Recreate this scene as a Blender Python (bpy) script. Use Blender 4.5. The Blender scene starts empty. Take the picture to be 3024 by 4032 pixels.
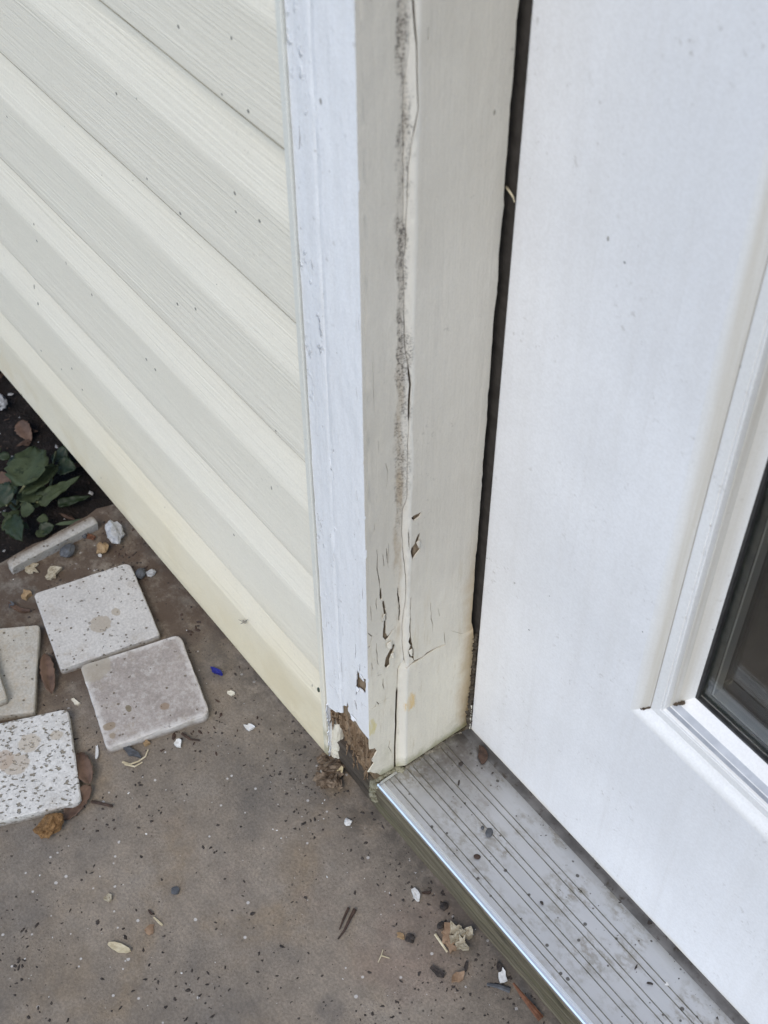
import bpy, bmesh, math, random
from mathutils import Vector, Matrix, noise
from mathutils.geometry import delaunay_2d_cdt
rnd = random.Random(7)
SC = bpy.context.scene
COL = SC.collection

# ------------------------------------------------------------------ camera
YAW, PITCH, ROLL, FPX, CAMZ = -0.918710603, -0.856871740, -0.003578826, 5440.07, 1.09
fw = Vector((math.sin(YAW)*math.cos(PITCH), math.cos(YAW)*math.cos(PITCH), math.sin(PITCH)))
rt = fw.cross(Vector((0, 0, 1))).normalized(); up = rt.cross(fw)
cr, sr = math.cos(ROLL), math.sin(ROLL)
rt, up = rt*cr + up*sr, up*cr - rt*sr
CAM = Vector((0, 0, CAMZ))
cd = bpy.data.cameras.new('camera'); cam = bpy.data.objects.new('camera', cd); COL.objects.link(cam)
cd.sensor_fit = 'VERTICAL'; cd.sensor_height = 36; cd.sensor_width = 27; cd.lens = 36*FPX/4032
cd.clip_start = 0.02; cd.clip_end = 2000
cam.matrix_world = Matrix(((rt.x, up.x, -fw.x, 0), (rt.y, up.y, -fw.y, 0), (rt.z, up.z, -fw.z, CAMZ), (0, 0, 0, 1)))
cd.dof.use_dof = True; cd.dof.focus_distance = 1.13; cd.dof.aperture_fstop = 14
SC.camera = cam
# ------------------------------------------------------------------ sky, sun, exposure
SUN_EL, SUN_AZ = math.radians(50), math.radians(150)       # azimuth clockwise from +Y
wd = bpy.data.worlds.new('World'); SC.world = wd; wd.use_nodes = True
wt = wd.node_tree; bgn = wt.nodes['Background']
sky = wt.nodes.new('ShaderNodeTexSky'); sky.sky_type = 'NISHITA'; sky.sun_disc = False
sky.sun_elevation = SUN_EL; sky.sun_rotation = SUN_AZ; sky.air_density = 1.0; sky.dust_density = 0.6; sky.ozone_density = 1.0
wt.links.new(sky.outputs[0], bgn.inputs[0]); bgn.inputs[1].default_value = 0.12
sl = bpy.data.lights.new('sun', 'SUN'); sun = bpy.data.objects.new('sun', sl); COL.objects.link(sun)
sl.energy = 0.90; sl.angle = math.radians(28); sl.color = (1, .905, .77)
sd = Vector((math.sin(SUN_AZ)*math.cos(SUN_EL), math.cos(SUN_AZ)*math.cos(SUN_EL), math.sin(SUN_EL)))
sun.rotation_euler = (-sd).to_track_quat('-Z', 'Y').to_euler()
SC.view_settings.view_transform = 'Standard'; SC.view_settings.look = 'None'
SC.view_settings.exposure = 0.98; SC.view_settings.gamma = 1.0

# a pixel of the 3024 x 4032 picture -> the point of a known real plane seen there
def ray(s): return rt*((s[0]-1512)/FPX) - up*((s[1]-2016)/FPX) + fw
def on_z(s, z=0.0): d = ray(s); return CAM + d*((z-CAMZ)/d.z)
def on_y(s, y): d = ray(s); return CAM + d*(y/d.y)
def on_x(s, x): d = ray(s); return CAM + d*(x/d.x)
def z3(x, y): return (1150+.48224*x, 2300+.48224*y)
def zr(x, y): return (1200+.30139*x, 2600+.30139*y)
def z2(x, y): return (1100+.60277*x, 1200+.60277*y)
def z6(x, y): return (1100+.60277*x, .60277*y)
def zt(x, y): return (.60277*x, 2150+.60277*y)
def z1(x, y): return (.60277*x, 1350+.60277*y)
def zl(x, y): return (.40684*x, 1400+.40684*y)
def zc(x, y): return (.90416*x, 3000+.90416*y)
def zb(x, y): return (1400+.60277*x, 3400+.60277*y)
def z4(x, y): return (1350+.60277*x, 2800+.60277*y)
def z5(x, y): return (2024+.64725*x, 2600+.64725*y)

# ------------------------------------------------------------------ node helpers
class T:
    def __init__(s, name):
        s.m = bpy.data.materials.new(name); s.m.use_nodes = True; s.t = s.m.node_tree
        s.b = s.t.nodes['Principled BSDF']; s.co = s.n('ShaderNodeTexCoord').outputs['Object']
    def n(s, typ, ins=None, **at):
        n = s.t.nodes.new(typ)
        for k, v in at.items(): setattr(n, k, v)
        for k, v in (ins or {}).items(): s.set(n.inputs[k], v)
        return n
    def set(s, sock, v):
        if isinstance(v, bpy.types.NodeSocket): s.t.links.new(v, sock)
        else:
            if hasattr(sock.default_value, '__len__') and len(sock.default_value) == 4 and hasattr(v, '__len__') and len(v) == 3: v = (*v, 1)
            sock.default_value = v
    def math(s, op, a, b=0.0, c=None, clamp=False):
        n = s.n('ShaderNodeMath', operation=op, use_clamp=clamp); s.set(n.inputs[0], a); s.set(n.inputs[1], b)
        if c is not None: s.set(n.inputs[2], c)
        return n.outputs[0]
    def vec(s, scale=(1, 1, 1), off=(0, 0, 0), rot=(0, 0, 0), co=None):
        return s.n('ShaderNodeMapping', {'Vector': co or s.co, 'Scale': scale, 'Location': off, 'Rotation': rot}).outputs[0]
    def noise(s, scale, detail=4, rough=.55, vec=None, dist=0.0):
        return s.n('ShaderNodeTexNoise', {'Vector': vec or s.co, 'Scale': scale, 'Detail': detail, 'Roughness': rough, 'Distortion': dist}).outputs[0]
    def mr(s, v, a, b, c=0.0, d=1.0):
        return s.n('ShaderNodeMapRange', {'Value': v, 'From Min': a, 'From Max': b, 'To Min': c, 'To Max': d}, interpolation_type='SMOOTHSTEP').outputs[0]
    def mix(s, f, a, b, mode='MIX'):
        n = s.n('ShaderNodeMix', data_type='RGBA', blend_type=mode); s.set(n.inputs[0], f); s.set(n.inputs[6], a); s.set(n.inputs[7], b); return n.outputs[2]
    def xyz(s):
        n = s.n('ShaderNodeSeparateXYZ', {0: s.co}); return n.outputs
    def speck(s, scale, rad, keep, vec=None, soft=.35):
        v = s.n('ShaderNodeTexVoronoi', {'Vector': vec or s.co, 'Scale': scale})
        c = s.n('ShaderNodeSeparateColor', {0: v.outputs['Color']})
        on = s.math('GREATER_THAN', c.outputs[0], 1-keep)
        r = s.math('MULTIPLY_ADD', c.outputs[1], rad, rad*.3)
        d = s.math('DIVIDE', v.outputs['Distance'], r)
        return s.math('MULTIPLY', s.mr(d, 1.0, 1.0-soft), on)
    def bump(s, h, strength, dist, normal=None):
        ins = {'Height': h, 'Strength': strength, 'Distance': dist}
        if normal is not None: ins['Normal'] = normal
        return s.n('ShaderNodeBump', ins).outputs[0]
    def out(s, col, rough=.6, normal=None, metal=0.0, spec=.5):
        s.set(s.b.inputs['Base Color'], col); s.set(s.b.inputs['Roughness'], rough); s.set(s.b.inputs['Metallic'], metal)
        s.set(s.b.inputs['Specular IOR Level'], spec)
        if normal is not None: s.set(s.b.inputs['Normal'], normal)
        return s.m

def m_concrete():
    t = T('concrete')
    a = t.noise(3.2, 5, .6); b = t.noise(9, 6, .65, dist=.6); c = t.noise(60, 6, .7); f = t.noise(420, 3, .6)
    col = t.mix(t.mr(a, .38, .62), (.225, .186, .143), (.30, .25, .195))
    col = t.mix(t.mr(b, .48, .70, 0, .70), col, (.275, .205, .130))
    col = t.mix(t.mr(t.noise(6, 5, .6, t.vec(off=(3, 9, 2))), .50, .68, 0, .65), col, (.150, .136, .120))
    col = t.mix(t.mr(t.noise(5, 4, .6, t.vec(off=(13, 4, 7))), .54, .70, 0, .5), col, (.27, .185, .14))
    col = t.mix(t.mr(c, .3, .7, .34, 0), col, (.08, .07, .06))
    col = t.mix(t.mr(t.noise(23, 6, .7, t.vec(off=(1, 1, 6))), .50, .70, 0, .30), col, (.34, .30, .25))
    col = t.mix(t.mr(f, .28, .72, .36, 0), col, (.05, .045, .04))
    col = t.mix(t.math('MULTIPLY', t.mr(t.noise(900, 2, .6), .56, .66), t.mr(t.noise(17, 5, .6, t.vec(off=(4, 4, 4))), .40, .62, .15, .6)), col, (.06, .05, .042))
    col = t.mix(t.math('MULTIPLY', t.speck(330, .34, .16), t.mr(t.noise(14, 5, .65, t.vec(off=(9, 9, 1))), .46, .62, .0, .75)), col, (.045, .038, .032))
    col = t.mix(t.math('MULTIPLY', t.speck(210, .30, .05), .7), col, (.55, .53, .50))
    # damp ring near the lower edge of the picture, dirt washed along the sill and round the tiles
    w = on_z((1300, 3975)); x, y, z = t.xyz()
    dx = t.math('SUBTRACT', x, w.x); dy = t.math('SUBTRACT', y, w.y)
    d = t.math('SQRT', t.math('ADD', t.math('POWER', dx, 2), t.math('POWER', dy, 2)))
    d = t.math('ADD', d, t.math('MULTIPLY', t.math('SUBTRACT', t.noise(90, 4), .5), .010))
    col = t.mix(t.mr(d, .0150, .0070, 0, .42), col, (.10, .092, .085))
    dirt = t.math('MULTIPLY', t.mr(t.math('ADD', y, t.math('MULTIPLY', t.noise(25, 5), .07)), .33, .40), t.mr(t.noise(55, 5, .7), .35, .6))
    col = t.mix(t.math('MULTIPLY', dirt, .72), col, (.075, .064, .052))
    tl = t.math('MULTIPLY', t.mr(t.math('ADD', x, t.math('MULTIPLY', t.noise(14, 5, vec=t.vec(off=(1, 5, 0))), .16)), -.60, -.70), t.mr(t.noise(38, 6, .7, t.vec(off=(8, 2, 0))), .36, .56))
    col = t.mix(t.math('MULTIPLY', tl, .85), col, (.075, .050, .034))
    n = t.bump(t.noise(55, 7, .65), .35, .004); n = t.bump(f, .2, .0006, n)
    return t.out(col, t.mr(b, .3, .7, .75, .92), n, spec=.3)

def m_siding():
    t = T('cream_vinyl'); x, y, z = t.xyz()
    g = t.noise(1, 2, .5, t.vec((8, 40, 430)), dist=.7); g2 = t.noise(1, 2, .5, t.vec((3.5, 60, 260), off=(3, 0, 9)), dist=.5)
    base = t.mix(t.noise(6, 4), (.765, .715, .595), (.80, .755, .640))
    low = t.math('ADD', z, t.math('MULTIPLY', t.noise(7, 5, .6), -.16))
    base = t.mix(t.math('MULTIPLY', t.mr(low, .14, -.09, 0, .8), t.mr(x, -1.15, -.65, .35, 1)), base, (.76, .66, .44))
    base = t.mix(t.math('MULTIPLY', t.mr(low, .02, -.085), t.mr(t.noise(30, 5), .4, .62, 0, .4)), base, (.62, .52, .33))
    base = t.mix(t.mr(g, .3, .75, .06, 0), base, (.45, .43, .36))
    base = t.mix(t.mr(t.noise(620, 3, .7), .34, .66, .11, 0), base, (.34, .32, .26))
    dust = t.math('MULTIPLY', t.mr(t.noise(260, 3, .6), .58, .74), t.mr(t.noise(11, 4), .48, .66))
    base = t.mix(t.math('MULTIPLY', dust, .35), base, (.36, .34, .28))
    base = t.mix(t.math('MULTIPLY', t.speck(70, .10, .16), .85), base, (.10, .10, .09))
    base = t.mix(t.math('MULTIPLY', t.speck(52, .085, .15, t.vec((1, 1, .45), rot=(0, .5, 0))), .7), base, (.13, .12, .10))
    n = t.bump(g, .48, .0013); n = t.bump(g2, .15, .0012, n); n = t.bump(t.noise(700, 2), .08, .0004, n)
    return t.out(base, .48, n, spec=.4)

def m_paint(name, base, base2, grain=(160, 160, 5), dirt=.4, yellow=0.0, mould=None, speck=1.0, rough=.45, bumps=.25, lump=0.0):
    t = T(name); x, y, z = t.xyz()
    g = t.noise(1, 4, .6, t.vec(grain)); l = t.noise(5, 4, .6)
    col = t.mix(t.mr(l, .35, .68), base, base2)
    col = t.mix(t.mr(g, .55, .8, 0, dirt*.35), col, (.40, .36, .30))
    if yellow:
        lo = t.math('ADD', z, t.math('MULTIPLY', t.noise(14, 5, .6), -.22))
        col = t.mix(t.mr(lo, .24, -.02, 0, yellow), col, (.80, .745, .60))  # paler, yellower foot; on the reveal it carries bounced light as colour
        col = t.mix(t.math('MULTIPLY', t.mr(lo, -.015, -.075), t.mr(t.noise(40, 5), .38, .6, 0, .75)), col, (.34, .31, .17))
    dd = t.math('MULTIPLY', t.mr(t.noise(190, 4, .65), .60, .72), t.mr(t.noise(16, 4), .46, .64))
    col = t.mix(t.math('MULTIPLY', dd, dirt), col, (.30, .27, .23))
    col = t.mix(t.mr(t.noise(560, 3, .7), .34, .66, .13, 0), col, (.36, .34, .31))
    col = t.mix(t.mr(t.noise(1, 4, .65, t.vec((grain[0]*.6, grain[1]*.6, grain[2]*1.5), off=(5, 5, 5))), .40, .70, 0, .10), col, (.50, .46, .40))
    if mould is not None:
        col = mould(t, col, x, y, z)
    if speck:
        col = t.mix(t.math('MULTIPLY', t.speck(60, .10, .16*speck), .9), col, (.07, .065, .055))
        col = t.mix(t.math('MULTIPLY', t.speck(55, .055, .18*speck, t.vec((1, 1, .5), rot=(.25, .6, 0))), .75), col, (.16, .14, .11))
        col = t.mix(t.math('MULTIPLY', t.speck(150, .12, .08*speck), .5), col, (.25, .22, .18))
    n = t.bump(g, bumps, .0012); n = t.bump(t.noise(420, 3), .12, .0005, n)
    if lump: n = t.bump(t.noise(75, 5, .6, t.vec((1, 1, .45))), lump, .0035, n)
    if lump > .3:
        bl = t.math('MULTIPLY', t.mr(t.noise(150, 4, .6, t.vec((1, 1, .6), off=(2, 4, 4))), .54, .70), t.math('MULTIPLY', t.mr(x, -.519, -.524), t.mr(t.noise(1, 4, .6, t.vec((20, 20, 12), off=(3, 3, 3))), .45, .62)))
        n = t.bump(bl, .9, .003, n)
    return t.out(col, rough, n, spec=.4)

def mould_side(t, col, x, y, z):
    # black mildew speckle that has grown along the open joint, thickest half-way up the post
    wob = t.math('MULTIPLY', t.math('SUBTRACT', t.noise(24, 4), .5), .004)
    d = t.math('ABSOLUTE', t.math('SUBTRACT', t.math('ADD', y, wob), .3808))
    wd2 = t.mr(t.noise(1, 5, .65, t.vec((60, 60, 34), off=(7, 2, 1))), .3, .7, .0022, .0074)
    band = t.mr(t.math('DIVIDE', d, wd2), 1.05, .55)
    up_ = t.math('MULTIPLY', t.mr(z, .28, .56), t.mr(z, .90, .70))
    patch = t.mr(t.noise(1, 5, .7, t.vec((40, 40, 14))), .34, .62)
    sp = t.mr(t.noise(620, 3, .7), .46, .60); haze = t.mr(t.noise(110, 5, .7), .45, .62)
    k = t.math('MULTIPLY', t.math('MULTIPLY', band, up_), patch)
    col = t.mix(t.math('MULTIPLY', k, .45), col, (.27, .21, .16))
    bs_ = t.math('MULTIPLY', band, t.math('MULTIPLY', t.mr(z, .12, .30), t.mr(z, .60, .42)))
    col = t.mix(t.math('MULTIPLY', bs_, t.mr(t.noise(1, 5, .7, t.vec((140, 140, 30), off=(1, 8, 2))), .4, .66, 0, .6)), col, (.34, .25, .15))
    col = t.mix(t.math('MULTIPLY', t.math('MULTIPLY', k, sp), .9), col, (.035, .030, .026))
    col = t.mix(t.math('MULTIPLY', t.math('MULTIPLY', k, haze), .35), col, (.10, .08, .065))
    bead = t.math('MULTIPLY', t.mr(t.math('ADD', y, wob), .3808, .3830), t.mr(t.math('ADD', y, wob), .3885, .3868))
    col = t.mix(t.math('MULTIPLY', bead, .6), col, (.70, .67, .60))
    col = t.mix(t.math('MULTIPLY', t.math('MULTIPLY', t.math('MULTIPLY', band, up_), sp), t.mr(patch, .2, .7, .05, .6)), col, (.04, .033, .028))
    # rusty and yellow patches low down
    for (px, py, r, c, pl) in (((905, 900), None, .010, (.66, .46, .19), 0), ((655, 1160), None, .009, (.64, .55, .25), 1)):
        q = on_x(z3(px[0]+60, px[1]+60) if pl == 0 else z3(*px), XJ if pl == 0 else XS)
        e = t.math('SQRT', t.math('ADD', t.math('POWER', t.math('MULTIPLY', t.math('SUBTRACT', y, q.y), 2.4), 2), t.math('POWER', t.math('SUBTRACT', z, q.z), 2)))
        e = t.math('ADD', e, t.math('MULTIPLY', t.math('SUBTRACT', t.noise(1, 5, .7, t.vec((170, 170, 60), rot=(.5, 0, 0))), .5), .036))
        col = t.mix(t.math('MULTIPLY', t.mr(e, r*1.5, r*.9), t.mr(t.noise(1, 3, .6, t.vec((400, 400, 70), rot=(.5, 0, 0))), .3, .6, .35, .85)), col, c)
    wob2 = t.math('MULTIPLY', t.noise(40, 5, .65), .020)
    ed = t.math('MULTIPLY', t.mr(t.math('ADD', y, wob2), .446, .464), t.mr(z, .34, .22))
    col = t.mix(t.math('MULTIPLY', ed, .85), col, (.44, .32, .17))
    bt = t.math('MULTIPLY', t.mr(t.math('ADD', z, t.math('MULTIPLY', t.noise(70, 5, .7), .028)), .078, .058), .8)
    col = t.mix(bt, col, (.25, .24, .12))
    rs = t.math('MULTIPLY', t.mr(t.noise(1, 5, .65, t.vec((120, 120, 16), off=(3, 1, 4))), .54, .70), t.mr(z, .40, .15))
    col = t.mix(t.math('MULTIPLY', rs, .5), col, (.46, .38, .24))
    return col

def mould_door(t, col, x, y, z):
    wob = t.math('MULTIPLY', t.noise(20, 4), .012)
    ed = t.mr(t.math('ADD', z, wob), .062, .050)
    return t.mix(t.math('MULTIPLY', ed, .55), col, (.62, .52, .34))

def m_simple(name, c1, c2, scale=40, rough=.7, bump=.3, bd=.002, vec=(1, 1, 1), c3=None, spec=.35):
    t = T(name); a = t.noise(1, 5, .62, t.vec(tuple(v*scale for v in vec)))
    col = t.mix(t.mr(a, .32, .68), c1, c2)
    if c3: col = t.mix(t.mr(t.noise(1, 5, .65, t.vec(tuple(v*scale*2.7 for v in vec), off=(4, 1, 7))), .55, .68), col, c3)
    n = t.bump(t.noise(1, 6, .68, t.vec(tuple(v*scale*2.2 for v in vec))), bump, bd)
    return t.out(col, rough, n, spec=spec)

def m_alu():
    t = T('weathered_aluminium'); x, y, z = t.xyz()
    col = t.mix(t.noise(1, 4, .6, t.vec((5, 60, 60))), (.48, .48, .48), (.58, .58, .58))
    sm = t.math('MULTIPLY', t.mr(t.noise(22, 5, .65), .42, .62), t.mr(t.noise(1, 5, .7, t.vec((110, 190, 100))), .42, .60))
    col = t.mix(t.math('MULTIPLY', sm, .70), col, (.26, .23, .18))
    cor = t.math('MULTIPLY', t.mr(t.math('ADD', x, t.math('MULTIPLY', t.noise(30, 5, .65), .09)), -.34, -.43), t.mr(t.math('ADD', y, t.math('MULTIPLY', t.noise(26, 4), .05)), .395, .44))
    col = t.mix(t.math('MULTIPLY', cor, t.mr(t.noise(60, 5, .7), .3, .6, .35, .9)), col, (.10, .085, .075))
    jl = t.math('MULTIPLY', t.mr(t.math('ADD', x, t.math('MULTIPLY', t.noise(60, 5), .022)), -.455, -.470), .6)
    col = t.mix(jl, col, (.20, .18, .13))
    col = t.mix(t.math('MULTIPLY', t.speck(170, .27, .22), .85), col, (.07, .06, .05))
    col = t.mix(t.math('MULTIPLY', t.speck(60, .16, .10), .8), col, (.06, .05, .045))
    n = t.bump(t.noise(1, 3, .6, t.vec((12, 900, 300))), .12, .0004); n = t.bump(t.noise(300, 3), .1, .0004, n)
    return t.out(col, t.mr(t.noise(35, 5), .3, .7, .40, .58), n, metal=.75)

def m_stone(name, c1, c2, pit, pitk, pits=(1, 1, 1), spots=(), blotch=None, pscale=230, big=.0, rim=None):
    t = T(name); x, y, z = t.xyz()
    a = t.noise(38, 5, .6); col = t.mix(t.mr(a, .3, .7), c1, c2)
    col = t.mix(t.mr(t.noise(420, 3, .65), .3, .7, .42, 0), col, tuple(v*.5 for v in c1))
    if blotch: col = t.mix(t.mr(t.noise(150, 6, .75, t.vec(off=(2, 7, 1))), .46, .70, 0, .6), col, blotch)
    p = t.math('MULTIPLY', t.mr(t.noise(1, 3, .55, t.vec(tuple(pscale*v for v in pits))), .655-pitk*.1, .725-pitk*.1), t.mr(t.noise(28, 4, .6, t.vec(off=(5, 3, 0))), .52-big, .62-big))
    p2 = t.speck(300, .34, .22*pitk+.05)
    pm = t.math('MAXIMUM', p, p2)
    col = t.mix(t.math('MULTIPLY', pm, .80), col, pit)
    if rim:
        ex = t.math('MAXIMUM', t.math('ABSOLUTE', x), t.math('ABSOLUTE', y)); ex = t.math('ADD', ex, t.math('MULTIPLY', t.math('SUBTRACT', t.noise(170, 5, .7), .5), .018))
        col = t.mix(t.mr(ex, .0415, .0495, 0, .75), col, rim)
    for (sx, sy, rx, ry, c) in spots:
        e = t.math('SQRT', t.math('ADD', t.math('POWER', t.math('DIVIDE', t.math('SUBTRACT', x, sx), rx), 2), t.math('POWER', t.math('DIVIDE', t.math('SUBTRACT', y, sy), ry), 2)))
        e = t.math('ADD', e, t.math('MULTIPLY', t.math('SUBTRACT', t.noise(190, 4), .5), .8))
        col = t.mix(t.mr(e, 1.05, .9, 0, .72), col, c)
    gs = t.math('MULTIPLY', t.mr(t.math('ADD', z, t.math('MULTIPLY', t.noise(120, 5, .7), .008)), .0105, .0045), .7)
    col = t.mix(gs, col, (.13, .095, .062))
    sm = t.math('MULTIPLY', t.mr(t.noise(34, 5, .65, t.vec(off=(6, 1, 3))), .52, .70), t.mr(t.noise(240, 4, .7), .35, .65))
    col = t.mix(t.math('MULTIPLY', sm, .5), col, (.27, .22, .16))
    n = t.bump(t.math('MULTIPLY', pm, -1), .9, .0016); n = t.bump(t.noise(260, 5, .65), .3, .0011, n)
    return t.out(col, .85, n, spec=.25)

def m_glass():
    t = T('window_glass'); t.set(t.b.inputs['Transmission Weight'], 1.0); t.set(t.b.inputs['IOR'], 1.48)
    return t.out((.93, .95, .94), .02)

def m_wood_rot():
    t = T('rotten_wood'); x, y, z = t.xyz()
    f = t.noise(1, 5, .65, t.vec((330, 330, 26))); b = t.noise(90, 5, .7)
    col = t.mix(t.mr(f, .3, .7), (.11, .068, .038), (.28, .195, .122))
    col = t.mix(t.mr(b, .5, .72, 0, .6), col, (.40, .31, .22))
    col = t.mix(t.math('MULTIPLY', t.speck(320, .36, .3), .9), col, (.03, .016, .01))
    col = t.mix(t.mr(t.noise(55, 4, .6, t.vec(off=(3, 3, 8))), .58, .70, 0, .8), col, (.05, .028, .016))
    n = t.bump(f, .8, .003); n = t.bump(b, .5, .002, n)
    return t.out(col, .9, n, spec=.15)

def m_subsill():
    t = T('mossy_sill_wood'); f = t.noise(1, 5, .65, t.vec((7, 220, 330)))
    col = t.mix(t.mr(f, .3, .7), (.085, .072, .048), (.195, .170, .118))
    col = t.mix(t.mr(t.noise(1, 5, .65, t.vec((14, 40, 60))), .52, .70, 0, .5), col, (.105, .105, .05))
    col = t.mix(t.mr(t.math('ADD', t.xyz()[0], t.math('MULTIPLY', t.noise(60, 5), .03)), -.462, -.482, 0, .75), col, (.055, .042, .036))  # left end darkened: shadow under the casing put into the wood colour
    col = t.mix(t.mr(t.noise(1, 4, .6, t.vec((22, 30, 90), off=(5, 1, 3))), .56, .7, 0, .8), col, (.035, .03, .022))
    n = t.bump(f, .6, .003); n = t.bump(t.noise(260, 5, .7), .4, .0015, n)
    return t.out(col, .88, n, spec=.2)

# ------------------------------------------------------------------ mesh helpers
def ob(name, verts, faces, mats, parent=None, smooth=False, mi=None, loc=None):
    me = bpy.data.meshes.new(name); me.from_pydata([tuple(v) for v in verts], [], faces)
    for m in (mats if isinstance(mats, (list, tuple)) else [mats]): me.materials.append(m)
    if mi: me.polygons.foreach_set('material_index', mi)
    if smooth: me.polygons.foreach_set('use_smooth', [True]*len(me.polygons))
    me.update(); o = bpy.data.objects.new(name, me); COL.objects.link(o)
    if loc is not None: o.location = loc
    if parent is not None:
        o.parent = parent; o.matrix_parent_inverse = Matrix.Translation(-Vector(parent.location))
    return o
def empty(name, loc, label, cat, group=None):
    o = bpy.data.objects.new(name, None); COL.objects.link(o); o.location = loc; o.empty_display_size = .05
    return tag(o, label, cat, group)
def tag(o, label, cat, group=None):
    o['label'] = label; o['category'] = cat
    if group: o['group'] = group
    return o
def struct(o): o['kind'] = 'structure'; return o
def fixn(o):
    bm = bmesh.new(); bm.from_mesh(o.data); bmesh.ops.recalc_face_normals(bm, faces=bm.faces); bm.to_mesh(o.data); bm.free(); return o
def box(name, a, b, m, parent=None, bev=0.0, seg=2):
    bm = bmesh.new(); bmesh.ops.create_cube(bm, size=1)
    for v in bm.verts: v.co = Vector([(a[i]+b[i])/2 + v.co[i]*(b[i]-a[i]) for i in range(3)])
    if bev: bmesh.ops.bevel(bm, geom=bm.edges[:], offset=bev, segments=seg, profile=.5, affect='EDGES')
    me = bpy.data.meshes.new(name); bm.to_mesh(me); bm.free(); me.materials.append(m)
    o = bpy.data.objects.new(name, me); COL.objects.link(o)
    if parent is not None: o.parent = parent; o.matrix_parent_inverse = Matrix.Translation(-Vector(parent.location))
    return o
def inpoly(p, poly):
    c = False; j = len(poly)-1
    for i in range(len(poly)):
        a, b = poly[i], poly[j]
        if (a[1] > p[1]) != (b[1] > p[1]) and p[0] < (b[0]-a[0])*(p[1]-a[1])/(b[1]-a[1])+a[0]: c = not c
        j = i
    return c
def rag(poly, amp, step, seed=0, closed=True):
    """subdivide a polygon and jitter it, so that torn edges look torn"""
    r = random.Random(seed); out = []
    k = len(poly)
    for i in range(k if closed else k-1):
        a, b = Vector(poly[i]), Vector(poly[(i+1) % k]); L = (b-a).length; n = max(1, int(L/step)); nn = Vector((-(b-a).y, (b-a).x))/max(L, 1e-9)
        for q in range(n):
            p = a + (b-a)*q/n
            if q: p += nn*r.uniform(-amp, amp)
            out.append((p.x, p.y))
    if not closed: out.append(tuple(poly[-1]))
    return out
def slit(pts, w, seed=0):
    """thin crack: polyline with a width that swells and dies away"""
    r = random.Random(seed); pts = rag(pts, w*.8, .006, seed, False); L = []; R = []; n = len(pts)
    for i, p in enumerate(pts):
        a = Vector(pts[max(0, i-1)]); b = Vector(pts[min(n-1, i+1)]); d = (b-a).normalized(); nn = Vector((-d.y, d.x))
        ww = w*.5*(math.sin(math.pi*(i+.25)/(n-.5))**.6)*r.uniform(.6, 1.3)
        L.append(tuple(Vector(p)+nn*ww)); R.append(tuple(Vector(p)-nn*ww))
    return L + R[::-1]
def sheet(name, outer, holes, to3, m, parent, thick, inward, extra=()):
    """a flat skin (paint, caulk) with real holes; to3 maps the 2D plan to space; thickness goes along inward"""
    pts = [Vector(p) for p in outer]; edges = [(i, (i+1) % len(outer)) for i in range(len(outer))]
    for h in holes:
        o = len(pts); pts += [Vector(p) for p in h]; edges += [(o+i, o+(i+1) % len(h)) for i in range(len(h))]
    pts += [Vector(p) for p in extra if inpoly(p, outer)]
    v2, _, tris, *_ = delaunay_2d_cdt(pts, edges, [], 0, 1e-6)
    keep = []
    for t in tris:
        c = (v2[t[0]]+v2[t[1]]+v2[t[2]])/3
        if inpoly(c, outer) and not any(inpoly(c, h) for h in holes): keep.append(tuple(t))
    V = [to3(p.x, p.y) for p in v2]; n = len(V); F = list(keep)
    ec = {}
    for t in keep:
        for i in range(3):
            e = (t[i], t[(i+1) % 3]); ec[e] = ec.get(e, 0)+1
    inw = Vector(inward)*thick; V += [Vector(v)+inw for v in V]
    for (a, b) in ec:
        if (b, a) not in ec: F.append((a, b, b+n, a+n))
    o = fixn(ob(name, V, F, m, parent, True)); o.data.set_sharp_from_angle(angle=math.radians(38)); return o
def extrude_x(name, prof, xs, m, parent=None, smooth=False, wav=None, mi=None, cap=True):
    """prof: list of (y,z) swept along the x stations"""
    V = []; F = []; k = len(prof); I = []
    for x in xs:
        for (y, z) in prof: V.append((x, y+(wav(x, z) if wav else 0), z))
    for i in range(len(xs)-1):
        for j in range(k-1):
            F.append((i*k+j, i*k+j+1, (i+1)*k+j+1, (i+1)*k+j)); I.append(mi[j] if mi else 0)
    if cap:
        for i in (0, len(xs)-1): F.append(tuple(i*k+j for j in range(k))); I.append(0)
    return ob(name, V, F, m, parent, smooth, I)
def blob(name, loc, size, m, seed, rough=.35, sub=3, parent=None, rot=(0, 0, 0), flat=None, smooth=False):
    bm = bmesh.new(); bmesh.ops.create_icosphere(bm, subdivisions=sub, radius=1)
    R = Matrix.Rotation(rot[2], 3, 'Z') @ Matrix.Rotation(rot[1], 3, 'Y') @ Matrix.Rotation(rot[0], 3, 'X')
    for v in bm.verts:
        p = v.co.copy(); s = 1+rough*(noise.noise(p*1.3+Vector((seed*3.1, seed*1.7, 0)))*1.2+.45*noise.noise(p*3.1+Vector((0, seed, 0))))
        q = p*s; q = Vector((q.x*size[0], q.y*size[1], q.z*size[2])); v.co = R @ q
    mz = min(v.co.z for v in bm.verts)
    for v in bm.verts: v.co.z -= mz + size[2]*.06
    me = bpy.data.meshes.new(name); bm.to_mesh(me); bm.free(); me.materials.append(m)
    if smooth: me.polygons.foreach_set('use_smooth', [True]*len(me.polygons))
    o = bpy.data.objects.new(name, me); COL.objects.link(o); o.location = loc
    if parent is not None: o.parent = parent; o.matrix_parent_inverse = Matrix.Translation(-Vector(parent.location))
    return o
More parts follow.
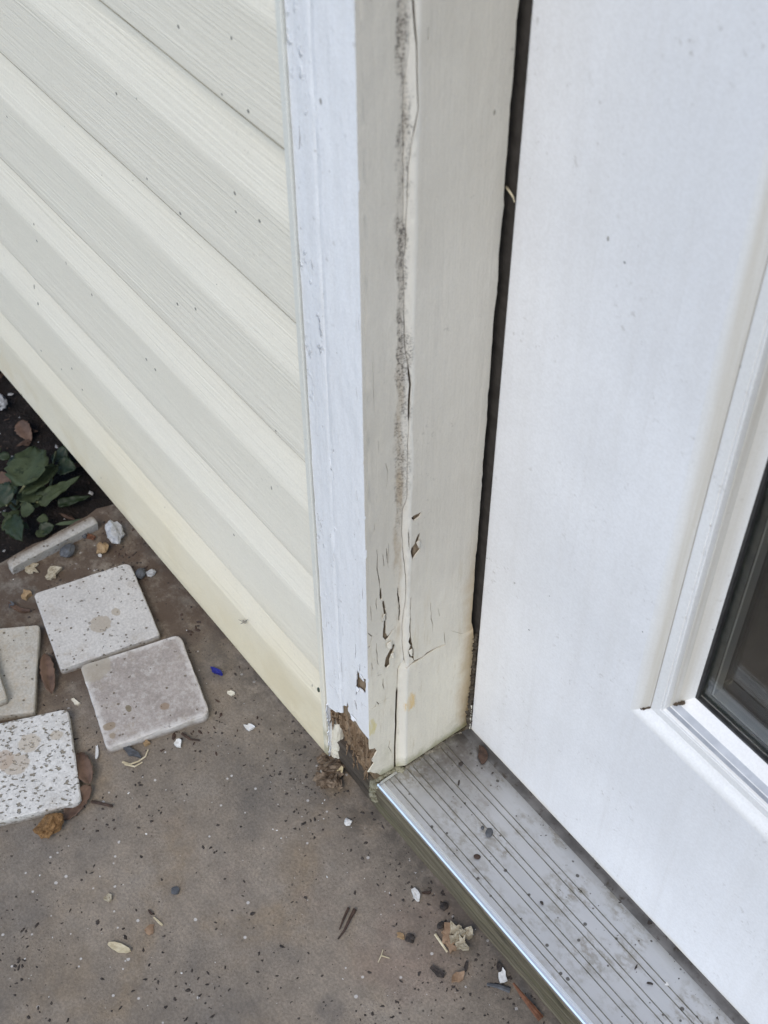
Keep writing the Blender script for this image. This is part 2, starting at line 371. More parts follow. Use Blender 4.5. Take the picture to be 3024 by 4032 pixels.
def chip(name, loc, L, Wd, h, ang, m, seed, n=9, curl=0.0, tilt=0.0, jag=.3, parent=None):
    """flat irregular flake with thickness"""
    r = random.Random(seed); ring = []
    for i in range(n):
        a = 2*math.pi*i/n; k = 1+r.uniform(-jag*1.5, jag*.7); a += r.uniform(-.22, .22)*6/n; ring.append((math.cos(a)*L*.5*k, math.sin(a)*Wd*.5*k))
    V = []; 
    def P(x, y, z): return Vector((x, y, z+curl*(x/(L*.5))**2*L + tilt*(y+Wd*.5)))
    for s in (0, 1):
        for f in (1.0, .55):
            for (x, y) in ring: V.append(P(x*f, y*f, s*h+(.15*h*r.random() if s else 0)))
        V.append(P(0, 0, s*h))
    F = []; b = 2*n+1
    for i in range(n):
        j = (i+1) % n
        F += [(i, j, n+j, n+i)[::-1], (n+i, n+j, 2*n)[::-1], (b+i, b+j, b+n+j, b+n+i), (b+n+i, b+n+j, b+2*n), (i, j, b+j, b+i)]
    mz = min(v.z for v in V)
    R = Matrix.Rotation(ang, 3, 'Z'); V = [R @ (v-Vector((0, 0, mz-.0004))) for v in V]
    o = ob(name, V, F, m, None, False, None, loc)
    if parent is not None: o.parent = parent; o.matrix_parent_inverse = Matrix.Translation(-Vector(parent.location))
    return fixn(o)
def tube(name, pts, r0, r1, m, parent=None, k=6, flat=1.0, seed=0, jit=.15):
    rr = random.Random(seed); base = Vector(pts[0]); V = []; F = []; n = len(pts)
    for i, p in enumerate(pts):
        a = Vector(pts[max(0, i-1)]); b = Vector(pts[min(n-1, i+1)]); d = (b-a).normalized()
        s = d.cross(Vector((0, 0, 1)));  s = s.normalized() if s.length > 1e-6 else Vector((1, 0, 0)); u = s.cross(d)
        r = r0+(r1-r0)*i/(n-1)
        for j in range(k):
            q = 2*math.pi*j/k; e = r*(1+rr.uniform(-jit, jit)); V.append(Vector(p)+s*math.cos(q)*e+u*math.sin(q)*e*flat-base)
    for i in range(n-1):
        for j in range(k): F.append((i*k+j, i*k+(j+1) % k, (i+1)*k+(j+1) % k, (i+1)*k+j))
    F += [tuple(range(k))[::-1], tuple((n-1)*k+j for j in range(k))]
    o = ob(name, V, F, m, None, False, None, base)
    if parent is not None: o.parent = parent; o.matrix_parent_inverse = Matrix.Translation(-Vector(parent.location))
    return fixn(o)
def leaf(name, a, b, width, m, parent=None, seed=0, droop=.15, fold=.25, ruff=.12, up_=Vector((0, 0, 1)), shape='ovate', n=14, w=9):
    """blade from stalk end a to tip b, with a mid-rib fold and a toothed rim"""
    a, b = Vector(a), Vector(b); d = b-a; L = d.length; t = d.normalized(); s = t.cross(up_).normalized(); u = s.cross(t); V = []; F = []
    for i in range(n+1):
        f = i/n
        if shape == 'ovate': ww = width*.5*(math.sin(math.pi*f**.72))**.75
        elif shape == 'blade': ww = width*.5*(1-f)**.5*min(1, f*8+.5)
        else: ww = width*.5*math.sin(math.pi*f)**.5
        ww *= 1+.10*math.sin(f*38+seed)*(shape != 'blade')
        for j in range(w):
            q = (j/(w-1)-.5)*2
            z = abs(q)*ww*fold - droop*L*f*f + ruff*L*.12*noise.noise(Vector((f*6, q*2, seed*3.7)))*abs(q)*2
            V.append(a+t*(L*f)+s*(q*ww)+u*z-a)
    for i in range(n):
        for j in range(w-1): F.append((i*w+j, i*w+j+1, (i+1)*w+j+1, (i+1)*w+j))
    o = ob(name, V, F, m, None, True, None, a)
    md = o.modifiers.new('thickness', 'SOLIDIFY'); md.thickness = .0005
    if parent is not None: o.parent = parent; o.matrix_parent_inverse = Matrix.Translation(-Vector(parent.location))
    return o

# ------------------------------------------------------------------ key planes (metres)
YF = .3517            # front of the door casing
XS, XL = -.4815, -.5435   # opening side and outer side of the casing
XJ = -.4765           # face of the jamb
YD = .4545            # face of the door
XD0, XD1 = -.4712, .4400
ZS = .0465            # sill top
YN = .3570            # sill nose
YV = .3530            # siding butts
TOP = 2.08

concrete = m_concrete(); vinyl = m_siding()
white_front = m_paint('white_casing_paint', (.80, .80, .80), (.85, .85, .85), (240, 240, 7), .45, .0, None, .7, .42, .18, .35)
white_side = m_paint('cream_reveal_paint', (.56, .515, .43), (.635, .59, .505), (170, 170, 6), .5, .75, mould_side, .9, .5, .35, .28)
white_door = m_paint('white_door_paint', (.755, .755, .76), (.83, .83, .835), (110, 110, 2.5), .38, .0, mould_door, 1.1, .38, .14, .10)
white_bead = m_paint('white_glazing_paint', (.78, .775, .76), (.82, .815, .80), (30, 30, 30), .35, .0, None, .7, .4, .12)
bead_dull = m_simple('dull_grey_vinyl', (.30, .32, .35), (.40, .42, .45), 60, .45, .1, .0005)
def cove_shade(t, col, x, y, z):  # beige on moulding faces turned from the light: shade put into the paint
    L = -.3145
    a = t.math('MULTIPLY', t.mr(x, L+.001, L+.0085), t.mr(x, L+.0129, L+.0112)); b = t.math('MULTIPLY', t.mr(x, L+.0236, L+.0252), t.mr(x, L+.0345, L+.0262))
    k = t.math('MULTIPLY', t.math('MAXIMUM', a, b), t.mr(t.noise(1, 5, .65, t.vec((160, 160, 4))), .25, .7, .45, 1))
    g = t.mr(t.math('ABSOLUTE', t.math('SUBTRACT', x, L+.0127)), .0008, .0003, 0, .75)
    return t.mix(g, t.mix(t.math('MULTIPLY', k, .8), col, (.50, .455, .37)), (.30, .26, .20))
shaded_bead = m_paint('shaded_glazing_paint', (.74, .735, .715), (.79, .785, .77), (26, 26, 2.5), .3, .0, cove_shade, .6, .5, .12)
bead_mid = m_simple('mid_grey_vinyl', (.42, .44, .47), (.52, .54, .57), 60, .45, .1, .0005)
cream_seal = m_simple('cream_caulk', (.62, .58, .47), (.74, .70, .60), 60, .6, .2, .001)
bare = m_simple('bare_grey_brown_wood', (.15, .105, .060), (.29, .215, .14), 60, .85, .6, .0015, (6, 6, .6), (.12, .085, .05))
rot = m_wood_rot(); subm = m_subsill(); alu = m_alu()
sill_shade = m_simple('shade_and_dirt_strip', (.10, .098, .095), (.20, .195, .19), 45, .7, .2, .001, (1, 1, 1), (.07, .06, .05))  # dark strip under the door: mostly its shadow, some dirt, in the colour
nose = T('worn_bright_aluminium').out((.86, .87, .89), .30, None, .95)
grime = m_simple('groove_grime', (.12, .105, .078), (.30, .275, .22), 130, .9, .4, .001, (1, 1, 1), (.11, .105, .055))
weather = m_simple('bronze_weatherstrip', (.035, .03, .025), (.06, .052, .045), 90, .75, .2, .001)
black = m_simple('black_seal', (.018, .018, .018), (.035, .035, .034), 120, .5, .2, .0006)
moss = m_simple('mossy_caulk', (.17, .16, .10), (.34, .32, .235), 170, .95, .8, .002, (1, 1, 1), (.07, .07, .03))
glass = m_glass()
soilm = m_simple('dark_soil', (.007, .005, .004), (.020, .014, .011), 60, .95, .9, .01, (1, 1, 1), (.045, .032, .026))  # dark soil, blackened further: shade over the bed is in the colour
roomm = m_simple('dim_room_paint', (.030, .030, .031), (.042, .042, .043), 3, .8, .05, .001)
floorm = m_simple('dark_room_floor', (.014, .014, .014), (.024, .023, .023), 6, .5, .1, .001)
spacerm = T('aluminium_spacer').out((.36, .365, .34), .35, None, .6)

# ------------------------------------------------------------------ setting
# soil sheet to the horizon, finely lumped beside the slab
V = []; F = []
xs = [-900, -60, -8, -3, -2.2]+[-1.8+i*.02 for i in range(45)]+[-.6, 0, 2, 8, 60, 900]
ys = [-900, -60, -8, -2, -.6]+[-.2+i*.02 for i in range(33)]+[.6, 2, 8, 60, 900]
for x in xs:
    for y in ys:
        fine = -1.82 < x < -.9 and -.22 < y < .47
        h = (noise.noise(Vector((x*18, y*18, 0)))*.012+noise.noise(Vector((x*55, y*55, 3)))*.007) if fine else 0
        V.append((x, y, -.062+h))
ny = len(ys)
for i in range(len(xs)-1):
    for j in range(ny-1): F.append((i*ny+j, (i+1)*ny+j, (i+1)*ny+j+1, i*ny+j+1))
struct(ob('ground', V, F, soilm, None, True))
# patio slab, its broken left edge beside the weeds
edge = [(-.934+.008*noise.noise(Vector((0, y*17, 1)))+.004*noise.noise(Vector((0, y*70, 2))), y) for y in [-3+.25*i for i in range(11)]+[-.25+i*.0125 for i in range(49)]]
outl = [(2.6, -3), (2.6, .50), (-.80, .50), (-.80, .372), (-.93, .372)]+[(x, y) for x, y in edge[::-1]]
n = len(outl); V = [(x, y, 0) for x, y in outl]+[(x-.003, y, -.006) for x, y in outl]+[(x-.006, y, -.14) for x, y in outl]
F = [tuple(range(n))]+[(i, (i+1) % n, n+(i+1) % n, n+i) for i in range(n)]+[(n+i, n+(i+1) % n, 2*n+(i+1) % n, 2*n+i) for i in range(n)]
struct(fixn(ob('patio_slab', V, F, concrete)))
# dim room behind the glass
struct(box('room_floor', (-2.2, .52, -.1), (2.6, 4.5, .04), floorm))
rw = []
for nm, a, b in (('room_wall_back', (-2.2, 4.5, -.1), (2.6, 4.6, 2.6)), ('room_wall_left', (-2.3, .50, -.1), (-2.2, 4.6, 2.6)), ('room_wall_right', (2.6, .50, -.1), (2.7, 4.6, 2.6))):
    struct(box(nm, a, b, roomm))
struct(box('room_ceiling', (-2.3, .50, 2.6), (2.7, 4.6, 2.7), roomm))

# ------------------------------------------------------------------ siding wall
wall = empty('siding_wall', (-1.6, YV, 0), 'cream vinyl lap siding wall with embossed wood grain beside the door casing', 'wall')
PER, FACE, DEP = .1274, .0755, .0130
def course_prof(z0):
    p = [(YV+DEP+.003, z0+.001), (YV+.0045, z0-.0004), (YV+.0022, z0), (YV+.0010, z0+.0014), (YV+.0002, z0+.0034), (YV, z0+.0048)]
    bt = lambda z: .0018*(1-(1-min(1, max(0, (z-z0)/FACE)))**2)
    p += [(YV+bt(z0+FACE*f), z0+FACE*f) for f in (.2, .35, .5, .65, .78, .88)]
    for i in range(7):
        a = i/6; z = z0+FACE-.004+.008*a; p.append((YV+bt(z)+max(0, (a*.008)**2*.5/.008*((DEP-.0018)/(PER-FACE))), z))
    k = p[-1]; zt_ = z0+PER+.012
    for f in (.25, .5, .75, 1): p.append((k[0]+(zt_-k[1])*f*(DEP-.0016)/(PER-FACE), k[1]+(zt_-k[1])*f))
    return p
def wav(x, z): return .0009*noise.noise(Vector((x*2.3, z*3, 5)))+.0004*noise.noise(Vector((x*9, z*8, 9)))
NC = 20
lap_line = m_simple('lap_shadow_grime', (.30, .235, .14), (.52, .44, .30), 30, .8, .1, .0005)  # brown line at each lap: shadow under the butt and grime, as colour
for i in range(NC):
    z0 = .003+i*PER
    extrude_x('siding_course', course_prof(z0), [-4.2, -3.2, -2.4]+[-1.9+.0338*j for j in range(41)]+[XL-.0022], [vinyl, lap_line], wall, True, wav, [1, 1, 1, 1]+[0]*40, False)
for i in range(NC):
    z0 = .003+i*PER
    x0, x1 = (.512+.0022+XL-XL, 2.6) if z0 < TOP+.02 else (XL-.0022, 2.6)
    extrude_x('siding_course', course_prof(z0), [x0, 1.2, 1.9, x1], vinyl, wall, True, None, None, False)
box('sheathing', (-4.2, YV+.030, .004), (-.5600, YV+.12, 2.55), roomm, wall)
box('sheathing', (.53, YV+.030, .004), (2.6, YV+.12, 2.55), roomm, wall)
box('sheathing', (-.5600, YV+.030, TOP+.07), (.53, YV+.12, 2.55), roomm, wall)
# j-channel lip against the casing, clean cut, face of the trim
prof = [(XL-.0062, YV-.0012), (XL-.0057, YV-.0018), (XL-.0012, YV-.0018), (XL-.0008, YV-.0012), (XL-.0008, YV+.018), (XL-.0062, YV+.018)]
jm = m_paint('cream_channel_vinyl', (.70, .69, .615), (.73, .725, .655), (90, 90, 5), .3, .8, None, .6, .45, .1)
V = []; F = []
for z in (.002, .3, .7, 1.2, TOP+.06): V += [(x, y, z) for x, y in prof]
k = len(prof)
for i in range(4):
    for j in range(k): F.append((i*k+j, i*k+(j+1) % k, (i+1)*k+(j+1) % k, (i+1)*k+j))
F.append(tuple(range(k))); fixn(ob('channel_trim', V, F, jm, wall))

# ------------------------------------------------------------------ door frame
frame = empty('door_frame', (-.51, .36, 0), 'white painted wooden door frame with rotted bottom corner and peeling cracked paint', 'door frame')
def F2(s): p = on_y(s, YF); return (p.x, p.z)        # front plane, plan (x,z)
def S2(s): p = on_x(s, XS); return (p.y, p.z)        # casing side plane, plan (y,z)
def J2(s): p = on_x(s, XJ); return (p.y, p.z)        # jamb plane, plan (y,z)
PT = .0010
# --- front paint
rotf = [F2(zr(*q)) for q in [(318, 652), (400, 680), (440, 676), (490, 692), (487, 600), (515, 590), (545, 600), (555, 540), (572, 600), (565, 660), (640, 765), (720, 880), (800, 982)]]
rotf = [(XL, rotf[0][1])]+rag(rotf[1:], .0006, .003, 3, False)+[(XS, F2(zr(826, 1015))[1])]
outer = [(XL, 1.2)]+rotf+[(XS, 1.2)]
# uneven outer edges of old paint
Lz = [1.2-.012*i for i in range(1, 91)]
left = [(XL+.0006*noise.noise(Vector((z*60, 0, 0))), z) for z in Lz if z > rotf[0][1]+.01]
right = [(XS+.0004*noise.noise(Vector((z*90, 4, 0)))-.0001, z) for z in Lz if z > rotf[-1][1]+.01]
outer = [(XL, 1.2)]+left+rotf+right[::-1]+[(XS, 1.2)]
H = []
H.append(rag([F2(zr(*q)) for q in [(683, 120), (700, 150), (730, 200), (765, 232), (800, 247), (797, 435), (770, 420), (745, 385), (715, 362), (690, 360), (681, 440), (668, 455), (674, 300)]], .0004, .003, 1))
H.append([F2(zr(*q)) for q in [(648, 515), (660, 520), (676, 580), (694, 665), (680, 655), (660, 590)]])
for i, (pl, w) in enumerate([([(480, 30), (478, 100), (492, 200), (505, 290)], .0007), ([(293, 300), (385, 385)], .0011), ([(725, 50), (716, 150)], .0011), ([(440, 370), (490, 385), (520, 450), (530, 510)], .0006),
        ([(556, 545), (548, 500)], .001), ([(760, 575), (815, 610)], .0006)]):
    H.append(slit([F2(zr(*q)) for q in pl], w, i))
for i, (pl, w) in enumerate([([(118, 825), (125, 900), (120, 985)], .0012), ([(70, 320), (75, 385)], .0006), ([(240, 690), (245, 730)], .0006), ([(486, 270), (488, 310)], .001)]):
    H.append(slit([F2(z6(*q)) for q in pl], w, 20+i))
for i, (pl, w) in enumerate([([(522, 60), (522, 180)], .0006), ([(503, 100), (504, 185)], .0006), ([(505, 540), (510, 620)], .0006), ([(538, 55), (540, 95)], .0014), ([(355, 945), (352, 965)], .0011), ([(510, 1250), (515, 1285)], .0008), ([(330, 1500), (332, 1525)], .001), ([(543, 1870), (545, 1925)], .0008), ([(552, 1020), (548, 1045)], .0009)]):
    H.append(slit([F2(z2(*q)) for q in pl], w, 40+i))
for i, (pl, w) in enumerate([([(518, 490), (520, 560), (516, 610)], .0009), ([(555, 650), (556, 720)], .0008), ([(405, 640), (415, 800)], .0006), ([(578, 30), (578, 120)], .0007), ([(555, 270), (560, 280)], .0008), ([(395, 860), (425, 880), (435, 940)], .0006)]):
    H.append(slit([F2(z3(*q)) for q in pl], w, 60+i))
rr = random.Random(4)
for i in range(26):
    x = rr.uniform(XL+.006, XS-.003); z = rr.uniform(.13, .42); l = rr.uniform(.003, .012)
    H.append(slit([(x, z), (x+rr.uniform(-.0006, .0006), z+l)], .0005, 90+i))
def lift(d): return 0
def bulge(x, z): return .0005*noise.noise(Vector((x*60, z*45, 2)))+.0004*noise.noise(Vector((x*180, z*60, 8)))
grid = [(XL+u, z*.008) for u in (.004, .008, .012, .016, .020, .0232, .0245, .0258, .030, .034, .038, .042, .046, .050, .054, .058) for z in range(10, 150)]
sheet('casing_paint', outer, H, lambda x, z: Vector((x, YF-.0002+bulge(x, z)*.6+.0016*max(0, (XL+.0245-x)/.0245)+(.0005 if abs(x-XL-.0245) < .0009 else 0), z)), white_front, frame, PT, (0, 1, 0), grid)
box('casing_paint', (XL, YF-.0002, 1.2), (XS, YF+.0008, TOP+.06), white_front, frame)
# --- paint of the side that faces the opening, from the arris to the open joint
crackS = [z6(850, -30), z6(852, 60), z6(856, 180), z6(862, 350), z6(865, 560), z6(868, 680), z6(852, 800), z6(836, 950), z6(826, 1150), z6(819, 1400), z6(815, 1600), z6(808, 1700), z6(808, 1991),
          z2(810, 250), z2(820, 370), z2(828, 500), z2(822, 700), z2(815, 1000), z2(812, 1250), z2(797, 1330), z2(794, 1500), z2(800, 1640), z2(806, 1750), z2(805, 1900), z3(888, 300), z3(886, 450), z3(893, 600), z3(862, 690), z3(858, 800), z3(852, 1000), z3(845, 1200), z3(840, 1400), z3(838, 1495)]
ck = [S2(s) for s in crackS]; ck = [(ck[0][0], 1.2)]+ck
def cwid(z): return .0005+.0005*max(0, noise.noise(Vector((0, 0, z*25))))+(.0018 if z < .165 else 0)+(.0006 if .47 < z < .51 else 0)+(.0004 if z > .68 else 0)
ckf = rag(ck, .00018, .006, 5, False)
ckl = [(y-cwid(z)/2, z) for y, z in ckf]; ckr = [(y+cwid(z)/2, z) for y, z in ckf]
rots = [S2(zr(*q)) for q in [(826, 1150), (826, 1180), (870, 1160), (920, 1145), (946, 1186), (915, 1235), (872, 1292), (882, 1322), (908, 1342), (868, 1400), (826, 1462), (884, 1466), (960, 1480), (1000, 1500)]]
rots[0] = (YF, rots[0][1]); rots[1] = (YF+.0003, rots[1][1])
rots = rots[:1]+rag(rots[1:], .0005, .003, 8, False)
botl = ckl[-1]
outer = [(YF, 1.2)]+rots+[(botl[0]-.001, botl[1])]+ckl[::-1]
HS = []
def HP(mapf, zf, pts, amp=.0003, seed=0): return rag([mapf(zf(*q)) for q in pts], amp, .003, seed)
HS.append(HP(S2, z3, [(715, 30), (728, 60), (736, 110), (720, 132), (714, 80)]))
HS.append(HP(S2, z3, [(738, 140), (752, 150), (758, 190), (768, 220), (773, 280), (766, 330), (766, 400), (780, 425), (812, 380), (840, 350), (812, 395), (786, 445), (765, 462), (740, 432), (747, 330), (755, 270), (745, 200)], .0003, 2))
HS.append(HP(S2, z3, [(825, 490), (845, 495), (832, 540), (815, 575), (796, 620), (797, 660), (770, 687), (752, 665), (765, 600), (790, 555), (810, 520)], .0004, 3))
HS.append(HP(S2, z3, [(862, 0), (872, 90), (880, 200), (876, 300), (867, 290), (871, 180), (860, 90)], .0003, 4))
HS.append([S2(z3(*q)) for q in [(618, 512), (640, 500), (622, 540)]])
for i, (pl, w) in enumerate([([(630, 1030), (660, 1010), (680, 1000), (690, 960), (712, 985), (735, 960), (755, 940)], .0010), ([(745, 770), (752, 860)], .0011), ([(650, 640), (660, 700)], .0009), ([(690, 480), (695, 570), (705, 660)], .0010), ([(620, 400), (655, 430), (640, 480)], .0008), ([(700, 745), (735, 740)], .0009), ([(640, 180), (648, 300)], .0007), ([(690, 110), (694, 210)], .0008), ([(800, 1280), (790, 1330), (812, 1370)], .0008)]):
    HS.append(slit([S2(z3(*q)) for q in pl], w, 120+i))
for i, (pl, w) in enumerate([([(635, 1600), (640, 1680), (652, 1800), (658, 1880)], .0011), ([(676, 1630), (685, 1710)], .0010), ([(700, 1590), (706, 1690)], .0010), ([(692, 1035), (710, 1110), (700, 1195)], .0005), ([(662, 1850), (668, 1925)], .0016), ([(680, 1935), (692, 1990)], .0016), ([(776, 1850), (780, 1990)], .0012), ([(610, 300), (615, 560), (622, 700)], .0003), ([(648, 890), (650, 960)], .0004), ([(622, 1430), (618, 1480)], .0006), ([(713, 1560), (712, 1720)], .0005)]):
    HS.append(slit([S2(z2(*q)) for q in pl], w, 140+i))
HS.append(slit([S2(z6(838, 0)), S2(z6(833, 200)), S2(z6(826, 400)), S2(z6(812, 560)), S2(z6(808, 900)), S2(z6(808, 1400)), S2(z6(812, 1590))], .0005, 170))
grid = [(YF+.003+i*.003, z*.007) for i in range(9) for z in range(8, 170)]
def jx(y):
    a = max(0, min(1, (y-.3806)/.0058)); a = a*a*(3-2*a); return XS+(XJ-XS)*a
def bs(y, z): return jx(y)+.0004*noise.noise(Vector((y*90, z*40, 1)))*min(1, (y-YF)/.004)
okS = [h for h in HS]
sheet('casing_paint', outer, okS, lambda y, z: Vector((bs(y, z), y, z)), white_side, frame, PT, (-1, 0, 0), grid)
box('casing_paint', (XS-.0008, YF+.0008, 1.2), (XS, .3818, TOP), white_side, frame)
# --- jamb paint from the joint round the eased edge to the door
YE0, YE1 = .4525, .4500
zb_ = .0475
je = [((.4552 if z < .175 else .4552-.0047*min(1, (z-.175)/.03))+.0011*noise.noise(Vector((z*34, 1, 0)))+.0007*noise.noise(Vector((z*120, 1, 0)))-.0012*max(0, noise.noise(Vector((z*9, 3, 0)))), z) for z in [zb_+.006*i for i in range(190)]]
je = [p for p in je if p[1] < 1.19]
jl = [(y, z) for y, z in ckr if z > zb_+.001]
outer = jl+[(jl[-1][0]+.0004, zb_)]+je+[(YE1, 1.2)]
HJ = []
_j0, _j1 = J2(z3(932, 690)), J2(z3(1250, 490))
def jline(y): return _j0[1]+(_j1[1]-_j0[1])*(y-_j0[0])/(_j1[0]-_j0[0]) if y < _j1[0] else _j1[1]-.004
HJ.append(HP(J2, z2, [(862, 1392), (882, 1375), (935, 1350), (915, 1385), (880, 1412), (868, 1402)], .0003, 1))
HJ.append(HP(J2, z2, [(905, 1500), (918, 1488), (912, 1540), (897, 1560), (910, 1575), (920, 1600), (895, 1630), (870, 1668), (864, 1645), (858, 1615), (862, 1590), (885, 1560)], .0004, 2))
HJ.append([J2(z2(*q)) for q in [(846, 1465), (850, 1500), (852, 1560), (853, 1602), (846, 1580), (844, 1500)]])
HJ.append(HP(J2, z3, [(966, 120), (974, 105), (970, 200), (968, 330), (972, 420), (985, 492), (1002, 636), (985, 605), (958, 595), (952, 550), (968, 500), (950, 470), (962, 430), (958, 350), (964, 220)], .0003, 4))
HJ.append(slit([J2(z3(*q)) for q in [(932, 690), (960, 665), (1000, 634), (1070, 596), (1100, 570), (1180, 520), (1250, 490)]], .0030, 200))
for i, (pl, w) in enumerate([([(1250, 490), (1245, 450), (1240, 390)], .0007), ([(1130, 150), (1135, 280), (1150, 330), (1145, 400)], .0006), ([(1195, 200), (1205, 260)], .0004), ([(1300, 380), (1390, 405), (1470, 368)], .0004), ([(925, 600), (930, 655)], .0006)]):
    HJ.append(slit([J2(z3(*q)) for q in pl], w, 210+i))
for i, (pl, w) in enumerate([([(884, 290), (880, 370), (878, 450), (876, 555)], .0007), ([(972, 175), (970, 260)], .0005)]):
    HJ.append(slit([J2(z6(*q)) for q in pl], w, 230+i))
grid = [(.3815+.0008*i, z*.0045) for i in range(10) for z in range(11, 264)]+[(y, z*.009) for y in (.395, .405, .415, .425, .435, .445) for z in range(6, 132)]
sheet('jamb_paint', outer, HJ, lambda y, z: Vector((jx(y)+.0003*noise.noise(Vector((y*70, z*40, 6)))+(.0006*max(0, 1-(jline(y)-z)/.03) if z < jline(y) else 0), y, z)), white_side, frame, PT, (-1, 0, 0), grid)
box('jamb_paint', (XJ-.0008, .3835, 1.2), (XJ, YE1, TOP), white_side, frame)
# --- curled flakes of paint standing off the surface
def flake(c, u, v, nrm, w, h, lift, m, seed):
    r = random.Random(seed); u, v, nrm = Vector(u), Vector(v), Vector(nrm); V = []; F = []; N = 6
    for i in range(N+1):
        a = i/N; ww = w*(.55+.45*math.sin(1.2+2.2*a+r.uniform(-.25, .25)))
        for j in range(4):
            b = j/3-.5; V.append(c+v*(h*a)+u*(ww*b+r.uniform(-.06, .06)*w)+nrm*(.0003+lift*a*a+.15*lift*r.random()*a))
    for i in range(N):
        for j in range(3): F.append((i*4+j, i*4+j+1, i*4+j+5, i*4+j+4))
    o = ob('paint_flake', V, F, m, frame, True); md = o.modifiers.new('thickness', 'SOLIDIFY'); md.thickness = .0006; return o
for i, (x, y, du, dv, w, h, lf_) in enumerate([(742, 225, 1, -1, .006, .006, .0008), (700, 372, 1, 1, .004, .005, .0009), (640, 750, 1, 1, .007, .004, .0010)]):
    flake(on_y(zr(x, y), YF-.0004)+Vector((0, 0, .002 if dv > 0 else -.002)), (1, 0, 0), (0, 0, -1 if dv > 0 else 1), (0, -1, 0), w, h, lf_, white_front, i)
for i, (x, y, sg, w, h, lf_) in enumerate([(790, 470, 1, .005, .007, .0016), (815, 560, 1, .003, .006, .0012), (748, 300, -1, .003, .009, .0010)]):
    flake(on_x(z3(x, y), XS+.0004), (0, 1, 0), (0, 0, -sg), (1, 0, 0), w, h, lf_, white_side, 30+i)
for i, (x, y, sg, w, h, lf_) in enumerate([(965, 560, 1, .003, .007, .0012)]):
    flake(on_x(z3(x, y-30), XJ+.0005), (0, 1, 0), (0, 0, -sg), (1, 0, 0), w, h, lf_, white_side, 50+i)
for i, (x, y, w, h) in enumerate([(905, 1555, .003, .006)]):
    flake(on_x(z2(x, y-15), XJ+.0004), (0, 1, 0), (0, 0, -1), (1, 0, 0), w, h, .0010, white_side, 70+i)
# --- wood behind the paint
zc0 = F2(zr(440, 690))[1]
box('casing', (XL+.0012, YF+.0022, zc0+.006), (XS-.0022, .3800, TOP+.06), bare, frame)
box('casing', (XS-.0125, .3600, .036), (XS-.0024, .3800, zc0+.004), bare, frame)
box('jamb', (XJ-.019, .3842, .030), (XJ-.0062, .4475, TOP), bare, frame)
box('jamb', (XJ-.019, .4490, .030), (XJ-.0115, .512, TOP), white_side, frame)
box('jamb_core', (XJ-.0058, .3905, .0475), (XJ-.0017, .4470, TOP), bare, frame)
# right-hand leg and head of the frame
for (a, b, nm, m) in (((.5005+.011, YF, .0), (.4505, .3818, TOP), 'casing', white_front), ((.4455, .3825, .03), (.4640, .512, TOP), 'jamb', white_side),
                      ((XL, YF+.001, TOP), (.5115, .3818, TOP+.062), 'head_casing', white_front), ((XJ, .3825, TOP-.005), (.4455, .512, TOP+.015), 'head_jamb', white_side)):
    box(nm, tuple(min(a[i], b[i]) for i in range(3)), tuple(max(a[i], b[i]) for i in range(3)), m, frame, .001)
# weatherstrip in the gap behind the stop
box('weatherstrip', (XJ-.0113, .4575, .048), (XD0+.004, .4690, TOP-.006), weather, frame)
# --- the rotted foot of the casing
def rdep(x, z):
    a = max(0, min(1, (-.494-x)/.045)); fib = abs(noise.noise(Vector((x*300, z*13, 3))))*.0058+abs(noise.noise(Vector((x*110, z*60, 1))))*.0040
    return YF+.0016+.0012*a+.0060*a*max(0, min(1, (.082-z)/.03))+fib*.8+max(0, (.085-z))*.05
def R2(s):
    y = YF+.004
    for _ in range(4): p = on_y(s, y); y = rdep(p.x, p.z)
    return (min(p.x, XS-.0010), p.z)
rp = [R2(zr(*q)) for q in [(310, 560), (470, 530), (580, 500), (880, 960), (880, 1100), (880, 1330), (850, 1392), (825, 1440), (795, 1510), (775, 1470), (750, 1385), (718, 1345), (690, 1400), (652, 1430), (605, 1350), (560, 1230), (520, 1205), (492, 1100), (478, 960), (470, 850), (440, 800), (400, 815), (345, 800), (322, 860), (300, 900)]]
rp = [(max(XL+.0016, x), z) for x, z in rp]
rpj = rag(rp, .0010, .0022, 12)
g = [(min(p[0] for p in rp)+i*.0009, min(p[1] for p in rp)+j*.0016) for i in range(75) for j in range(75)]
cav = [rag([R2(zr(*q)) for q in pl], .0006, .0015, 5) for pl in ([(412, 692), (462, 684), (474, 735), (430, 752)], [(492, 722), (535, 728), (550, 790), (512, 786)], [(600, 1010), (618, 1000), (624, 1040), (606, 1045)])]
sheet('rotten_wood', rpj, cav, lambda x, z: Vector((x, rdep(x, z), z)), rot, frame, .009, (0, 1, 0), g)
